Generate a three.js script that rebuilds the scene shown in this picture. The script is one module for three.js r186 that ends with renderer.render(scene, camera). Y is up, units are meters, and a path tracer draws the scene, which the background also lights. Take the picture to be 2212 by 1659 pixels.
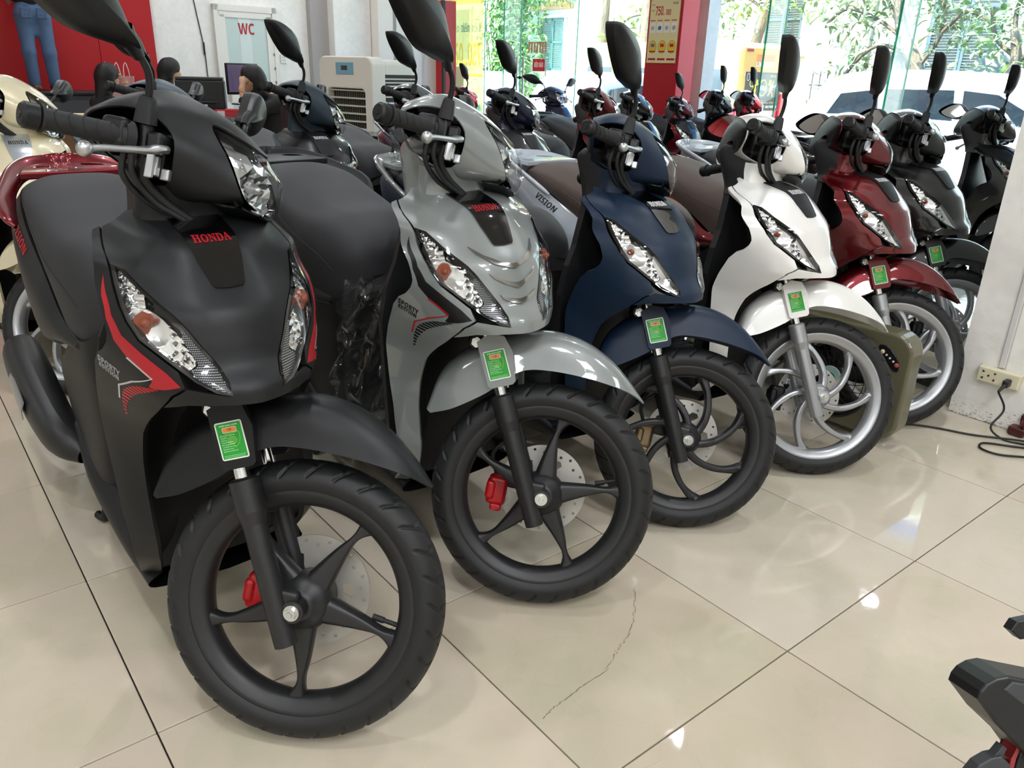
import * as THREE from 'three';
import { mergeGeometries } from 'three/addons/utils/BufferGeometryUtils.js';
import { RoundedBoxGeometry } from 'three/addons/geometries/RoundedBoxGeometry.js';
import { RectAreaLightUniformsLib } from 'three/addons/lights/RectAreaLightUniformsLib.js';
import { FontLoader } from 'three/addons/loaders/FontLoader.js';
import { MarchingCubes } from 'three/addons/objects/MarchingCubes.js';
import { Sky } from 'three/addons/objects/Sky.js';

// ---------------------------------------------------------------- camera, sky, sun, exposure
const scene = new THREE.Scene();
const camera = new THREE.PerspectiveCamera(52.2, 2212 / 1659, 0.05, 300);
camera.position.set(0, 1.274, 0);
camera.rotation.set(-0.3807, 0, 0.0308);
const renderer = new THREE.WebGLRenderer({ antialias: true });
renderer.toneMapping = THREE.LinearToneMapping;
renderer.toneMappingExposure = 1.0;
renderer.shadowMap.enabled = true;
RectAreaLightUniformsLib.init();
const sky = new Sky();
sky.name = 'sky';
sky.scale.setScalar(1000);
sky.material.uniforms.turbidity.value = 9;
sky.material.uniforms.rayleigh.value = 1.4;
sky.material.uniforms.mieCoefficient.value = 0.006;
sky.material.uniforms.mieDirectionalG.value = 0.75;
const sunDir = new THREE.Vector3(-0.3, 0.9, 0.25).normalize();      // high sun over the street, onto the facades opposite
sky.material.uniforms.sunPosition.value.copy(sunDir);
scene.add(sky);
const sun = new THREE.DirectionalLight(0xfff4e2, 22.0);
sun.name = 'sun';
sun.position.copy(sunDir).multiplyScalar(60).add(new THREE.Vector3(12, 0, -14));
sun.target.position.set(12, 0, -14);
sun.castShadow = true;
sun.shadow.radius = 2;
Object.assign(sun.shadow.camera, { left: -30, right: 30, top: 30, bottom: -30, near: 1, far: 140 });
sun.shadow.mapSize.set(4096, 4096);
scene.add(sun, sun.target);

// ---------------------------------------------------------------- helpers
let seed = 7;
const rnd = () => { seed = (seed * 1664525 + 1013904223) >>> 0; return seed / 4294967296; };
const V3 = (x, y, z) => new THREE.Vector3(x, y, z);
const TH = 0.68088;                                                     // the showroom is turned 39 degrees against the camera
const RA = [0.7769, -0.6296], RB = [0.6296, 0.7769];
const room = (a, y, b) => V3(a * RA[0] + b * RB[0], y, a * RA[1] + b * RB[1]);
const taken = {};
function numbered(n) { taken[n] = (taken[n] ?? -1) + 1; return taken[n] ? n + '_' + String(taken[n]).padStart(3, '0') : n; }
function thing(name, label, category, pos, turn = 0, group) {
  const o = new THREE.Group(); o.name = numbered(name); scene.add(o);
  if (pos) o.position.copy(pos); o.rotation.y = turn; o.userData = { label, category };
  if (group) o.userData.group = group;
  return o;
}
function part(parent, name, geo, mat, label, kind) {
  const m = new THREE.Mesh(geo, mat); m.name = name; m.castShadow = m.receiveShadow = true; parent.add(m);
  if (label) m.userData.label = label;
  if (kind) m.userData.kind = kind;
  return m;
}
function struct(name, geo, mat, pos, turn = 0) {
  const m = new THREE.Mesh(geo, mat); m.name = numbered(name); m.userData.kind = 'structure'; m.castShadow = m.receiveShadow = true;
  if (pos) m.position.copy(pos); m.rotation.y = turn; scene.add(m); return m;
}
const flat = (g) => { const r = g.index ? g.toNonIndexed() : g; for (const k of Object.keys(r.attributes)) if (!['position', 'normal', 'uv'].includes(k)) r.deleteAttribute(k); return r; };
const join = (...gs) => mergeGeometries(gs.flat(9).map(flat), false);
const box = (w, h, d, x = 0, y = 0, z = 0) => new THREE.BoxGeometry(w, h, d).translate(x, y, z);
const rbox = (w, h, d, r, x = 0, y = 0, z = 0, s = 2) => new RoundedBoxGeometry(w, h, d, s, r).translate(x, y, z);
function cyl(p, q, r0, r1 = r0, n = 16) {                               // tapered cylinder from p to q
  const a = V3(...p), b = V3(...q), L = a.distanceTo(b);
  const g = new THREE.CylinderGeometry(r1, r0, L, n);
  g.applyQuaternion(new THREE.Quaternion().setFromUnitVectors(V3(0, 1, 0), b.clone().sub(a).normalize()));
  return g.translate((p[0] + q[0]) / 2, (p[1] + q[1]) / 2, (p[2] + q[2]) / 2);
}
const tube = (pts, r, seg = 24, rad = 8, closed = false) => new THREE.TubeGeometry(new THREE.CatmullRomCurve3(pts.map((p) => V3(...p)), closed), seg, r, rad, closed);
const lathe = (pts, n = 48) => new THREE.LatheGeometry(pts.map((p) => new THREE.Vector2(p[0], p[1])), n);
const ball = (x, y, z, r, sx = 1, sy = 1, sz = 1, n = 14) => new THREE.SphereGeometry(r, n, Math.ceil(n * 0.7)).scale(sx, sy, sz).translate(x, y, z);
function mirrorZ(geo) {
  const g = flat(geo).clone(), p = g.attributes.position, n = g.attributes.normal, u = g.attributes.uv;
  for (let i = 0; i < p.count; i++) { p.setZ(i, -p.getZ(i)); n.setZ(i, -n.getZ(i)); }
  for (const a of [p, n, u]) for (let i = 0; i < p.count; i += 3) for (let c = 0; c < a.itemSize; c++) { const t = a.getComponent(i + 1, c); a.setComponent(i + 1, c, a.getComponent(i + 2, c)); a.setComponent(i + 2, c, t); }
  return g;
}
const cr = (a, b, c, d, t) => 0.5 * (2 * b + (c - a) * t + (2 * a - 5 * b + 4 * c - d) * t * t + (3 * b - a - 3 * c + d) * t * t * t);
function crList(list, t) {                                              // Catmull-Rom through a list of points, t in 0..1
  const n = list.length - 1, x = Math.min(Math.max(t, 0), 1) * n, i = Math.min(Math.floor(x), n - 1), f = x - i;
  const b = list[i], c = list[i + 1], a = i ? list[i - 1] : b.map((v, k) => 2 * v - c[k]), d = i + 2 <= n ? list[i + 2] : c.map((v, k) => 2 * v - b[k]);
  return b.map((_, k) => cr(a[k], b[k], c[k], d[k], f));
}
const net = (rows) => (u, v) => crList(rows.map((r) => crList(r, v)), u);
const fullNet = (rows) => net(rows.map((r) => [...r.slice(1).reverse().map(([x, y, z]) => [x, y, -z]), ...r]));   // half rows (centre first) mirrored
function normalAt(f, u, v, e = 2e-3) {
  const a = f(u - e, v), b = f(u + e, v), c = f(u, v - e), d = f(u, v + e);
  return V3(b[0] - a[0], b[1] - a[1], b[2] - a[2]).cross(V3(d[0] - c[0], d[1] - c[1], d[2] - c[2])).normalize();
}
const smooth = (pts, k = 4) => { const o = []; for (let i = 0; i < pts.length; i++) { const g = (j) => pts[(j + pts.length) % pts.length]; for (let s = 0; s < k; s++) o.push(g(i).map((_, c) => cr(g(i - 1)[c], g(i)[c], g(i + 1)[c], g(i + 2)[c], s / k))); } return o; };
// swap diagonals until the triangles are as round as they can be, so that curved panels stay smooth
function flips(faces, pts, at) {
  const o = (p, q, r) => (pts[q][0] - pts[p][0]) * (pts[r][1] - pts[p][1]) - (pts[q][1] - pts[p][1]) * (pts[r][0] - pts[p][0]);
  const ang = (p, q, r) => { const a = at[p], b = at[q], c = at[r], x = [b[0] - a[0], b[1] - a[1], b[2] - a[2]], y = [c[0] - a[0], c[1] - a[1], c[2] - a[2]]; return Math.acos(Math.max(-1, Math.min(1, (x[0] * y[0] + x[1] * y[1] + x[2] * y[2]) / ((Math.hypot(...x) * Math.hypot(...y)) || 1)))); };
  for (let sweep = 0; sweep < 8; sweep++) {
    const map = new Map(), used = new Set(); let n = 0;
    faces.forEach((f, i) => { for (let k = 0; k < 3; k++) { const a = f[k], b = f[(k + 1) % 3], key = a < b ? a * 1e6 + b : b * 1e6 + a; if (map.has(key)) map.get(key).push([i, f[(k + 2) % 3], a, b]); else map.set(key, [[i, f[(k + 2) % 3], a, b]]); } });
    for (const e of map.values()) {
      if (e.length !== 2) continue;
      const [[i, c, a, b], [j, d]] = e;
      if (used.has(i) || used.has(j) || ang(c, a, b) + ang(d, a, b) < Math.PI + 1e-3) continue;
      if (o(c, d, a) * o(c, d, b) >= 0 || o(a, b, c) * o(a, b, d) >= 0) continue;
      const A = Math.abs(o(c, d, a)), B = Math.abs(o(c, d, b)); if (Math.min(A, B) < 1e-9) continue;
      faces[i] = [a, d, c]; faces[j] = [d, b, c]; used.add(i); used.add(j); n++;
    }
    if (!n) break;
  }
}
// A plate cut out of the surface f(u, v) along an outline in (u, v); h thick, lifted by off along the normal
function plate(f, outline, { holes = [], h = 0.003, off = 0, seg = 0.02, flip = false, e = 2e-3, depth = 6, inset = 0 } = {}) {
  const pts = [], tri = [], P = (a) => new THREE.Vector2(a[0], a[1]);
  const clean = (q) => { const r = q.map(P).filter((p, i, l) => !i || p.distanceTo(l[i - 1]) > 1e-7); if (r.length > 2 && r[0].distanceTo(r[r.length - 1]) < 1e-7) r.pop(); return r; };
  const ring = clean(outline), hs = holes.map(clean);
  if (THREE.ShapeUtils.isClockWise(ring)) ring.reverse();
  for (const q of hs) if (!THREE.ShapeUtils.isClockWise(q)) q.reverse();
  for (const p of [...ring, ...hs.flat()]) pts.push([p.x, p.y]);
  let faces = THREE.ShapeUtils.triangulateShape(ring, hs);
  const at = pts.map((p) => f(p[0], p[1]));
  for (let pass = 0; pass < depth; pass++) {
    const mid = new Map(), next = [];
    const split = (i, j) => {
      const a = at[i], b = at[j];
      if (Math.hypot(a[0] - b[0], a[1] - b[1], a[2] - b[2]) < seg) return -1;
      const k = i < j ? i * 1e6 + j : j * 1e6 + i;
      if (!mid.has(k)) { const m = [(pts[i][0] + pts[j][0]) / 2, (pts[i][1] + pts[j][1]) / 2]; mid.set(k, pts.length); pts.push(m); at.push(f(m[0], m[1])); }
      return mid.get(k);
    };
    let any = false;
    for (const [a, b, c] of faces) {
      const x = split(a, b), y = split(b, c), z = split(c, a), n = (x >= 0) + (y >= 0) + (z >= 0);
      if (!n) { next.push([a, b, c]); continue; }
      any = true;
      if (n === 3) next.push([a, x, z], [x, b, y], [z, y, c], [x, y, z]);
      else if (n === 1) { if (x >= 0) next.push([a, x, c], [x, b, c]); else if (y >= 0) next.push([a, b, y], [a, y, c]); else next.push([a, b, z], [z, b, c]); }
      else if (x < 0) next.push([a, b, y], [a, y, z], [z, y, c]);
      else if (y < 0) next.push([a, x, z], [x, b, c], [x, c, z]);
      else next.push([b, y, x], [a, x, y], [a, y, c]);
    }
    faces = next;
    flips(faces, pts, at);
    if (!any) break;
  }
  const s = flip ? -1 : 1, nor = pts.map((p) => normalAt(f, p[0], p[1], e).multiplyScalar(s));
  let u0 = 1e9, u1 = -1e9, v0 = 1e9, v1 = -1e9;
  for (const p of pts) { u0 = Math.min(u0, p[0]); u1 = Math.max(u1, p[0]); v0 = Math.min(v0, p[1]); v1 = Math.max(v1, p[1]); }
  const top = at.map((a, i) => V3(...a).addScaledVector(nor[i], off)), low = at.map((a, i) => V3(...a).addScaledVector(nor[i], off - h));
  const pos = [], nrm = [], uv = [], put = (p, n, i) => { pos.push(p.x, p.y, p.z); nrm.push(n.x, n.y, n.z); uv.push((pts[i][0] - u0) / (u1 - u0), (pts[i][1] - v0) / (v1 - v0)); };
  const face = (p, q, r, n0, n1, n2, i, j, k) => { put(p, n0, i); put(q, n1, j); put(r, n2, k); };
  const edges = new Map();
  for (const [a, b, c] of faces) {
    const g = V3().subVectors(top[b], top[a]).cross(V3().subVectors(top[c], top[a])), keep = g.dot(nor[a]) >= 0;
    const [i, j, k] = keep ? [a, b, c] : [a, c, b];
    face(top[i], top[j], top[k], nor[i], nor[j], nor[k], i, j, k);
    if (h > 0) {
      const m = (q) => nor[q].clone().negate();
      face(low[i], low[k], low[j], m(i), m(k), m(j), i, k, j);
      for (const [p, q] of [[i, j], [j, k], [k, i]]) { const r = q * 1e6 + p; if (edges.has(r)) edges.delete(r); else edges.set(p * 1e6 + q, [p, q]); }
    }
  }
  for (const [p, q] of edges.values()) {
    const n = V3().subVectors(low[p], top[p]).cross(V3().subVectors(top[q], top[p])).normalize();
    face(top[p], low[p], top[q], n, n, n, p, p, q); face(top[q], low[p], low[q], n, n, n, q, p, q);
  }
  const out = new THREE.BufferGeometry();
  out.setAttribute('position', new THREE.Float32BufferAttribute(pos, 3)); out.setAttribute('normal', new THREE.Float32BufferAttribute(nrm, 3)); out.setAttribute('uv', new THREE.Float32BufferAttribute(uv, 2));
  return out;
}
const RECT = [[0, 0], [1, 0], [1, 1], [0, 1]];
const rectIn = (u0, u1, v0, v1) => [[u0, v0], [u1, v0], [u1, v1], [u0, v1]];
function gridGeo(f, nu, nv, flip = false) {                             // open or closed surface from f(u, v)
  const g = new THREE.PlaneGeometry(1, 1, nu, nv), p = g.attributes.position, uv = g.attributes.uv;
  for (let i = 0; i < p.count; i++) p.setXYZ(i, ...f(uv.getX(i), uv.getY(i)));
  if (flip) { const x = g.index.array; for (let i = 0; i < x.length; i += 3) { const t = x[i + 1]; x[i + 1] = x[i + 2]; x[i + 2] = t; } }
  g.computeVertexNormals();
  return flat(g);
}
function seamNormals(g, nu, nv) { return g; }
// tapered blade along a centre line: pts [x, y, z, half width, half depth]; width lies along the side vector
function blade(pts, side, { n = 24, m = 12, pw = 0.7 } = {}) {
  const S = V3(...side).normalize();
  return gridGeo((u, v) => {
    const c = crList(pts, u), d = crList(pts, Math.min(1, u + 0.01)), e = crList(pts, Math.max(0, u - 0.01));
    const T = V3(d[0] - e[0], d[1] - e[1], d[2] - e[2]).normalize(), N = V3().crossVectors(T, S).normalize(), W = V3().crossVectors(N, T);
    const a = v * Math.PI * 2, k = (x) => Math.sign(x) * Math.abs(x) ** pw, x = k(Math.cos(a)) * c[3], y = k(Math.sin(a)) * c[4];
    return [c[0] + W.x * x + N.x * y, c[1] + W.y * x + N.y * y, c[2] + W.z * x + N.z * y];
  }, n, m);
}
function canvasTex(w, h, draw, srgb = true) {
  const c = document.createElement('canvas'); c.width = w; c.height = h;
  const g = c.getContext('2d'); draw(g, w, h);
  const t = new THREE.CanvasTexture(c); if (srgb) t.colorSpace = THREE.SRGBColorSpace;
  t.wrapS = t.wrapT = THREE.RepeatWrapping; t.anisotropy = 8;
  return t;
}
// value noise and layered noise on a torus
function noiseTex(n, octaves, map, { srgb = false, bytes = true } = {}) {
  const d = new Uint8Array(n * n * 4);
  const lat = octaves.map(([k]) => Float32Array.from({ length: k * k }, rnd));
  for (let y = 0; y < n; y++) for (let x = 0; x < n; x++) {
    let s = 0;
    octaves.forEach(([k, amp], o) => {
      const fx = x / n * k, fy = y / n * k, ix = Math.floor(fx), iy = Math.floor(fy), sx = (fx - ix) ** 2 * (3 - 2 * (fx - ix)), sy = (fy - iy) ** 2 * (3 - 2 * (fy - iy));
      const g = (i, j) => lat[o][((iy + j) % k) * k + (ix + i) % k];
      s += amp * ((g(0, 0) * (1 - sx) + g(1, 0) * sx) * (1 - sy) + (g(0, 1) * (1 - sx) + g(1, 1) * sx) * sy);
    });
    const c = map(s); for (let k = 0; k < 4; k++) d[(y * n + x) * 4 + k] = k < 3 ? Math.max(0, Math.min(255, c[k] ?? c[0])) : 255;
  }
  const t = new THREE.DataTexture(d, n, n); t.wrapS = t.wrapT = THREE.RepeatWrapping; t.magFilter = THREE.LinearFilter; t.minFilter = THREE.LinearMipmapLinearFilter; t.generateMipmaps = true;
  if (srgb) t.colorSpace = THREE.SRGBColorSpace; t.needsUpdate = true; return t;
}
const M = (color, roughness = 0.5, o = {}) => new THREE.MeshPhysicalMaterial({ color, roughness, ...o });
const fontLoader = new FontLoader();
const sansBold = await fontLoader.loadAsync('fonts/droid/droid_sans_bold.typeface.json');
const serifBold = await fontLoader.loadAsync('fonts/droid/droid_serif_bold.typeface.json');
// raised letters laid on a surface: g(x, y) gives the point for text coordinates x right, y up; width is fitted
function letters(font, text, g, width, height, { h = 0.001, off = 0.001, seg = 0.01, slant = 0, flip = false, stretch = 1 } = {}) {
  const shapes = font.generateShapes(text, 1), all = [];
  let x0 = 1e9, x1 = -1e9, y1 = -1e9;
  const rings = shapes.map((s) => { const e = s.extractPoints(3); for (const p of e.shape) { x0 = Math.min(x0, p.x); x1 = Math.max(x1, p.x); y1 = Math.max(y1, p.y); } return e; });
  const T = (p) => [((p.x - x0) / (x1 - x0) - 0.5) * width + slant * (p.y / y1 - 0.5) * height, (p.y / y1 - 0.5) * height];
  for (const e of rings) all.push(plate(g, e.shape.map(T), { holes: e.holes.map((q) => q.map(T)), h, off, seg, flip, e: 1e-3, depth: 2 }));
  return join(all);
}
// ---------------------------------------------------------------- the showroom: floor, walls, ceiling, glass front (a runs along the row of scooters, b towards the camera's right)
const at = (a, y, b) => room(a, y, b);
const white = noiseTex(256, [[4, 0.4], [16, 0.3], [64, 0.3]], (s) => [226 + s * 22, 224 + s * 22, 218 + s * 22], { srgb: true });
const plasterBump = noiseTex(256, [[32, 0.5], [64, 0.3], [128, 0.2]], (s) => [s * 255]);
white.repeat.set(0.5, 0.5); plasterBump.repeat.set(1.6, 1.6);
const wallMat = M(0xffffff, 0.85, { map: white, bumpMap: plasterBump, bumpScale: 0.0008 });
const ceilingMat = M(0xb9b7b3, 0.9), redWall = M(0xb30a14, 0.45);
const metreUV = (g) => { const p = g.attributes.position, n = g.attributes.normal, u = g.attributes.uv; for (let i = 0; i < p.count; i++) { const ax = Math.abs(n.getX(i)), ay = Math.abs(n.getY(i)); u.setXY(i, ax > 0.7 ? p.getZ(i) : p.getX(i), ay > 0.7 ? p.getZ(i) : p.getY(i)); } return g; };
const slab = (name, a0, a1, y0, y1, b0, b1, m) => struct(name, metreUV(box(a1 - a0, y1 - y0, b1 - b0, (a0 + a1) / 2, (y0 + y1) / 2, (b0 + b1) / 2)), m, V3(0, 0, 0), TH);
const A0w = -4.2, A1w = 7.6, B0w = -11.4, B1w = 4.4, HC = 3.7;
const floor = slab('floor', A0w, A1w, -0.3, -0.0125, B0w, B1w, M(0x221d18, 0.9));
{ const T = 0.6325, gap = 0.0034, oa = 1.4828, ob = -0.7497;
  const veins = [0, 1, 2, 3].map(() => canvasTex(1024, 1024, (g, w) => {   // warm ivory porcelain with faint clouds and hairline scuffs
    g.fillStyle = 'rgb(201,190,172)'; g.fillRect(0, 0, w, w);
    for (let i = 0; i < 60; i++) { const r = 50 + rnd() * 160, d = rnd() < 0.5 ? '180,168,150' : '216,206,190'; g.fillStyle = `rgba(${d},0.075)`; g.beginPath(); g.ellipse(rnd() * w, rnd() * w, r, r * (0.4 + rnd()), rnd() * 3, 0, 7); g.fill(); }
    for (let i = 0; i < 60; i++) { const x = rnd() * w, y = rnd() * w, an = rnd() * 6.28, l = 14 + rnd() ** 2 * 120; g.strokeStyle = `rgba(96,84,66,${0.06 + rnd() * 0.2})`; g.lineWidth = 0.5 + rnd() * 0.6; g.beginPath(); g.moveTo(x, y); g.quadraticCurveTo(x + l * 0.5 * Math.cos(an + 0.12), y + l * 0.5 * Math.sin(an + 0.12), x + l * Math.cos(an), y + l * Math.sin(an)); g.stroke(); }
    for (let i = 0; i < 14; i++) { g.fillStyle = `rgba(70,58,44,${0.2 + rnd() * 0.4})`; g.beginPath(); g.arc(rnd() * w, rnd() * w, 0.5 + rnd() * 0.8, 0, 7); g.fill(); }
  }));
  const scuff = noiseTex(256, [[5, 0.5], [24, 0.3], [90, 0.2]], (s) => { const r = 7 + Math.max(0, s - 0.5) * 90; return [r, r, r]; });
  const tileMats = veins.map((map, i) => M([0xffffff, 0xfaf8f4, 0xf6f4ee, 0xfdfbf8][i], 1, { map, roughnessMap: scuff, ior: 1.55 }));
  const f = (u, v) => [(u - 0.5) * (T - gap), 0, (v - 0.5) * (T - gap)];
  const geo = new THREE.ExtrudeGeometry(new THREE.Shape(rr2(T - gap - 0.003, 0.001).map((p) => new THREE.Vector2(...p))), { depth: 0.01, bevelEnabled: true, bevelSize: 0.0015, bevelThickness: 0.0012, bevelSegments: 1 }).rotateX(-Math.PI / 2).translate(0, -0.0112, 0);
  { const u = geo.attributes.uv, p = geo.attributes.position; for (let i = 0; i < u.count; i++) u.setXY(i, p.getX(i) / T + 0.5, p.getZ(i) / T + 0.5); }
  function rr2(s, r) { const o = []; for (const [sx, sy, q] of [[1, 1, 0], [-1, 1, 1], [-1, -1, 2], [1, -1, 3]]) for (let i = 0; i <= 1; i++) { const t = (q + i) * Math.PI / 2; o.push([sx * (s / 2 - r) + r * Math.cos(t), sy * (s / 2 - r) + r * Math.sin(t)]); } return o; }
  const rest = [];
  for (let i = -10; i < 11; i++) for (let j = -17; j < 9; j++) {
    const a = oa + (i + 0.5) * T, b = ob + (j + 0.5) * T;
    if (a - T / 2 < A0w || a + T / 2 > A1w || b - T / 2 < B0w || b + T / 2 > B1w) continue;
    const near = a > -1.2 && a < 6 && b > -5.4 && b < 1.4;
    if (near) { const m = part(floor, 'tile', geo, tileMats[Math.floor(rnd() * 4)]); m.position.set(a, 0, b); m.rotation.y = Math.floor(rnd() * 4) * Math.PI / 2; } else rest.push(geo.clone().translate(a, 0, b));
  }
  part(floor, 'tile_field', join(rest), tileMats[0], null, 'stuff');
  const crack = (pts, w) => { const c = new THREE.CatmullRomCurve3(pts.map(([x, z]) => V3(x, 0, z))).getPoints(70), g = []; for (let i = 0; i < c.length - 1; i++) { const d = c[i + 1].clone().sub(c[i]), l = d.length(); const jx = (rnd() - 0.5) * 0.006; g.push(box(l * 1.15, 0.0006, w * (0.5 + rnd())).rotateY(-Math.atan2(d.z, d.x)).translate(c[i].x + d.x / 2 + jx, 0.0003, c[i].z + d.z / 2)); } return join(g); };
  const w = crack([[0.345, -1.74], [0.325, -1.62], [0.3, -1.55], [0.27, -1.5], [0.235, -1.43], [0.17, -1.37], [0.12, -1.32], [0.085, -1.28]], 0.0011); w.rotateY(-TH);
  part(floor, 'crack', w, M(0x6a5f50, 0.8));
}
slab('ceiling', A0w - 0.2, A1w + 0.25, HC, HC + 0.2, B0w - 0.2, B1w + 0.2, ceilingMat);
slab('wall_back', A0w - 0.2, A1w + 0.25, -0.3, HC, B0w - 0.2, B0w, wallMat);
slab('wall_left', A0w - 0.2, A0w, -0.3, HC, B0w, B1w, wallMat);
slab('wall_front', A0w - 0.2, A1w + 0.25, -0.3, HC, B1w, B1w + 0.2, wallMat);
// red panel on the back wall, in three boards
{ const t = struct('trim', box(4.9, HC, 0.04, 0.73, HC / 2, B0w + 0.02), M(0x7c0a10, 0.6), V3(0, 0, 0), TH);
  for (const [a0, a1] of [[-1.72, 0.4], [0.405, 1.36], [1.365, 2.515], [2.52, 3.175]]) part(t, 'panel', rbox(a1 - a0, HC - 0.02, 0.02, 0.003, (a0 + a1) / 2, HC / 2, B0w + 0.052), redWall); }
slab('pillar', 3.337, 3.95, 0, HC, -1.205, 0.6, M(0xffffff, 0.8, { map: white, bumpMap: noiseTex(256, [[48, 0.5], [100, 0.5]], (s) => [s * 255]), bumpScale: 0.0012 }));
{ // dirt along the foot of the pillar
  const dirt = canvasTex(2048, 96, (g, w, h) => { g.clearRect(0, 0, w, h); for (let i = 0; i < 4200; i++) { const y = rnd() ** 5 * h, r = 0.4 + rnd() ** 3 * 2.4; g.fillStyle = `rgba(${80 + rnd() * 50 | 0},${52 + rnd() * 34 | 0},${40 + rnd() * 26 | 0},${0.1 + rnd() * 0.3})`; g.beginPath(); g.ellipse(rnd() * w, h - y, r * 2, r, 0, 0, 7); g.fill(); } });
  const m = struct('trim', new THREE.BoxGeometry(0.001, 0.075, 1.805), M(0xffffff, 0.95, { map: dirt, transparent: true }), at(3.3362, 0.0376, -0.3025), TH); m.userData.label = 'brown grime along the foot of the white pillar'; }
// --- glass front: panes between a header and the floor, with glass fins
const pane = M(0xf7fcf9, 0.01, { transmission: 1, thickness: 0, ior: 1.5 }), edgeGreen = M(0x4fc4a4, 0.15, { transmission: 0.55, thickness: 0 });
slab('wall_right', A1w, A1w + 0.25, 3.25, HC, B0w, B1w, wallMat);
slab('sill', A1w - 0.02, A1w + 0.25, -0.3, 0.04, B0w, B1w, M(0x8d8a85, 0.5));
const cuts = [-11.36, -10.34, -9.47, -8.3, -7.0, -5.17, -3.82, -2.2, -0.6, 1.2, 4.4];
for (let i = 0; i < cuts.length - 1; i++) {
  if (i >= 8) { slab('wall_right', A1w, A1w + 0.25, 0.04, 3.25, cuts[i], cuts[i + 1], wallMat); continue; }
  const L = cuts[i + 1] - cuts[i] - 0.006, w = struct('window', box(0.012, 3.21, L), pane, at(A1w + 0.05, 1.645, (cuts[i] + cuts[i + 1]) / 2), TH);
  part(w, 'edge', join(box(0.0125, 3.21, 0.003, 0, 0, L / 2), box(0.0125, 3.21, 0.003, 0, 0, -L / 2)), edgeGreen);
}
for (const b of [-9.47, -5.17, -3.82]) { const w = struct('window', box(0.3, 3.21, 0.012), pane, at(A1w - 0.11, 1.645, b), TH); part(w, 'edge', join(box(0.006, 3.21, 0.02, -0.152, 0, 0), box(0.004, 3.21, 0.014, 0.148, 0, 0)), edgeGreen); }
// --- WC door in the back wall
{ const d = struct('door', join(box(0.86, 0.075, 0.06, 0, 1.935, 0), box(0.06, 1.97, 0.06, -0.4, 0.985, 0), box(0.06, 1.97, 0.06, 0.4, 0.985, 0), box(0.72, 0.1, 0.04, 0, 0.05, 0), box(0.72, 0.09, 0.04, 0, 1.865, 0), box(0.09, 1.8, 0.04, -0.325, 0.95, 0), box(0.09, 1.8, 0.04, 0.325, 0.95, 0), box(0.72, 0.1, 0.04, 0, 0.8, 0)), M(0xe6e3db, 0.5), at(4.39, 0, B0w + 0.03), TH);
  part(d, 'pane', box(0.57, 1.72, 0.012, 0, 0.98, 0), M(0xc3d2cd, 0.3));
  part(d, 'panel_strip', box(0.16, 1.02, 0.013, -0.02, 1.32, 0.002), M(0xd3dedb, 0.35));
  part(d, 'lettering', letters(sansBold, 'WC', (x, y) => [x + 0.0, 1.69 + y, 0.009], 0.22, 0.14, { h: 0.002, off: 0.002, seg: 0.2 }), M(0xb01a26, 0.4));
  const hinge = []; for (let i = 0; i < 9; i++) hinge.push(box(0.02, 0.03, 0.012, 0.362, 0.3 + i * 0.18, 0.024)); part(d, 'hinge_screws', join(hinge), M(0x77736c, 0.5)); }
// --- pillars, stair and red jamb at the back
slab('pillar', 5.56, 6.14, 0, HC, B0w, B0w + 0.3, wallMat);
slab('pillar', 5.29, 5.56, 0, HC, B0w, B0w + 0.12, M(0xa9a5a1, 0.8));
{ const s = struct('stairs', join(...[0, 1, 2, 3, 4, 5].map((i) => box(0.3, 2.4 - i * 0.22, 0.5, 6.3 + i * 0.24, 1.2 - i * 0.11, B0w + 0.26))), M(0xe9e2d8, 0.85), V3(0, 0, 0), TH);
  for (let i = 0; i < 5; i++) part(s, 'tread_edge', box(0.19, 0.022, 0.04, 6.27 + i * 0.24, 2.4 - i * 0.22, B0w + 0.52), M(0xa9a49c, 0.7)); }
{ const p = struct('pillar', box(0.24, 2.2, 0.3, 7.25, 1.1, B0w + 0.55), M(0xb40d19, 0.45), V3(0, 0, 0), TH); part(p, 'frame', join(box(0.05, 2.2, 0.04, 7.4, 1.1, B0w + 0.6), box(0.04, 2.2, 0.05, 7.13, 1.1, B0w + 0.72)), M(0x1a1a1b, 0.5)); }
{ const p = struct('pillar', box(0.25, HC, 0.47, 7.125, HC / 2, -6.235), M(0xb0101f, 0.4), V3(0, 0, 0), TH); part(p, 'panel', join(box(0.252, HC - 0.1, 0.012, 7.126, HC / 2, -5.996)), M(0xd61a34, 0.4)); }
slab('pillar', 7.4, 7.6, 0, HC, -6.22, -5.98, wallMat);
// --- ceiling lamps: round downlights and square panels, each a glowing disc with a light of its size
const lampGlow = M(0xffffff, 0.5, { emissive: 0xf8faff, emissiveIntensity: 7 }), lampRim = M(0xe8e8e6, 0.4, { metalness: 0.3 });
function downlight(a, b) {
  const power = a > 3.5 ? 4 : 7;
  const t = thing('downlight', 'small round white downlight set in the ceiling above the scooters', 'lamp', at(a, HC, b), TH, 'round downlights in the showroom ceiling');
  part(t, 'rim', lathe([[0.075, 0], [0.095, -0.004], [0.097, -0.012], [0.08, -0.014], [0.075, -0.008]], 28), lampRim);
  part(t, 'diffuser', new THREE.CylinderGeometry(0.076, 0.076, 0.006, 28).translate(0, -0.006, 0), lampGlow);
  const l = new THREE.SpotLight(0xf6f9ff, power, 0, 1.25, 0.6, 2); l.position.set(0, -0.03, 0); l.target.position.set(0, -2, 0); l.shadow.radius = 3.5; l.castShadow = true; l.name = 'downlight_lamp'; t.add(l, l.target);
}
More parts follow.
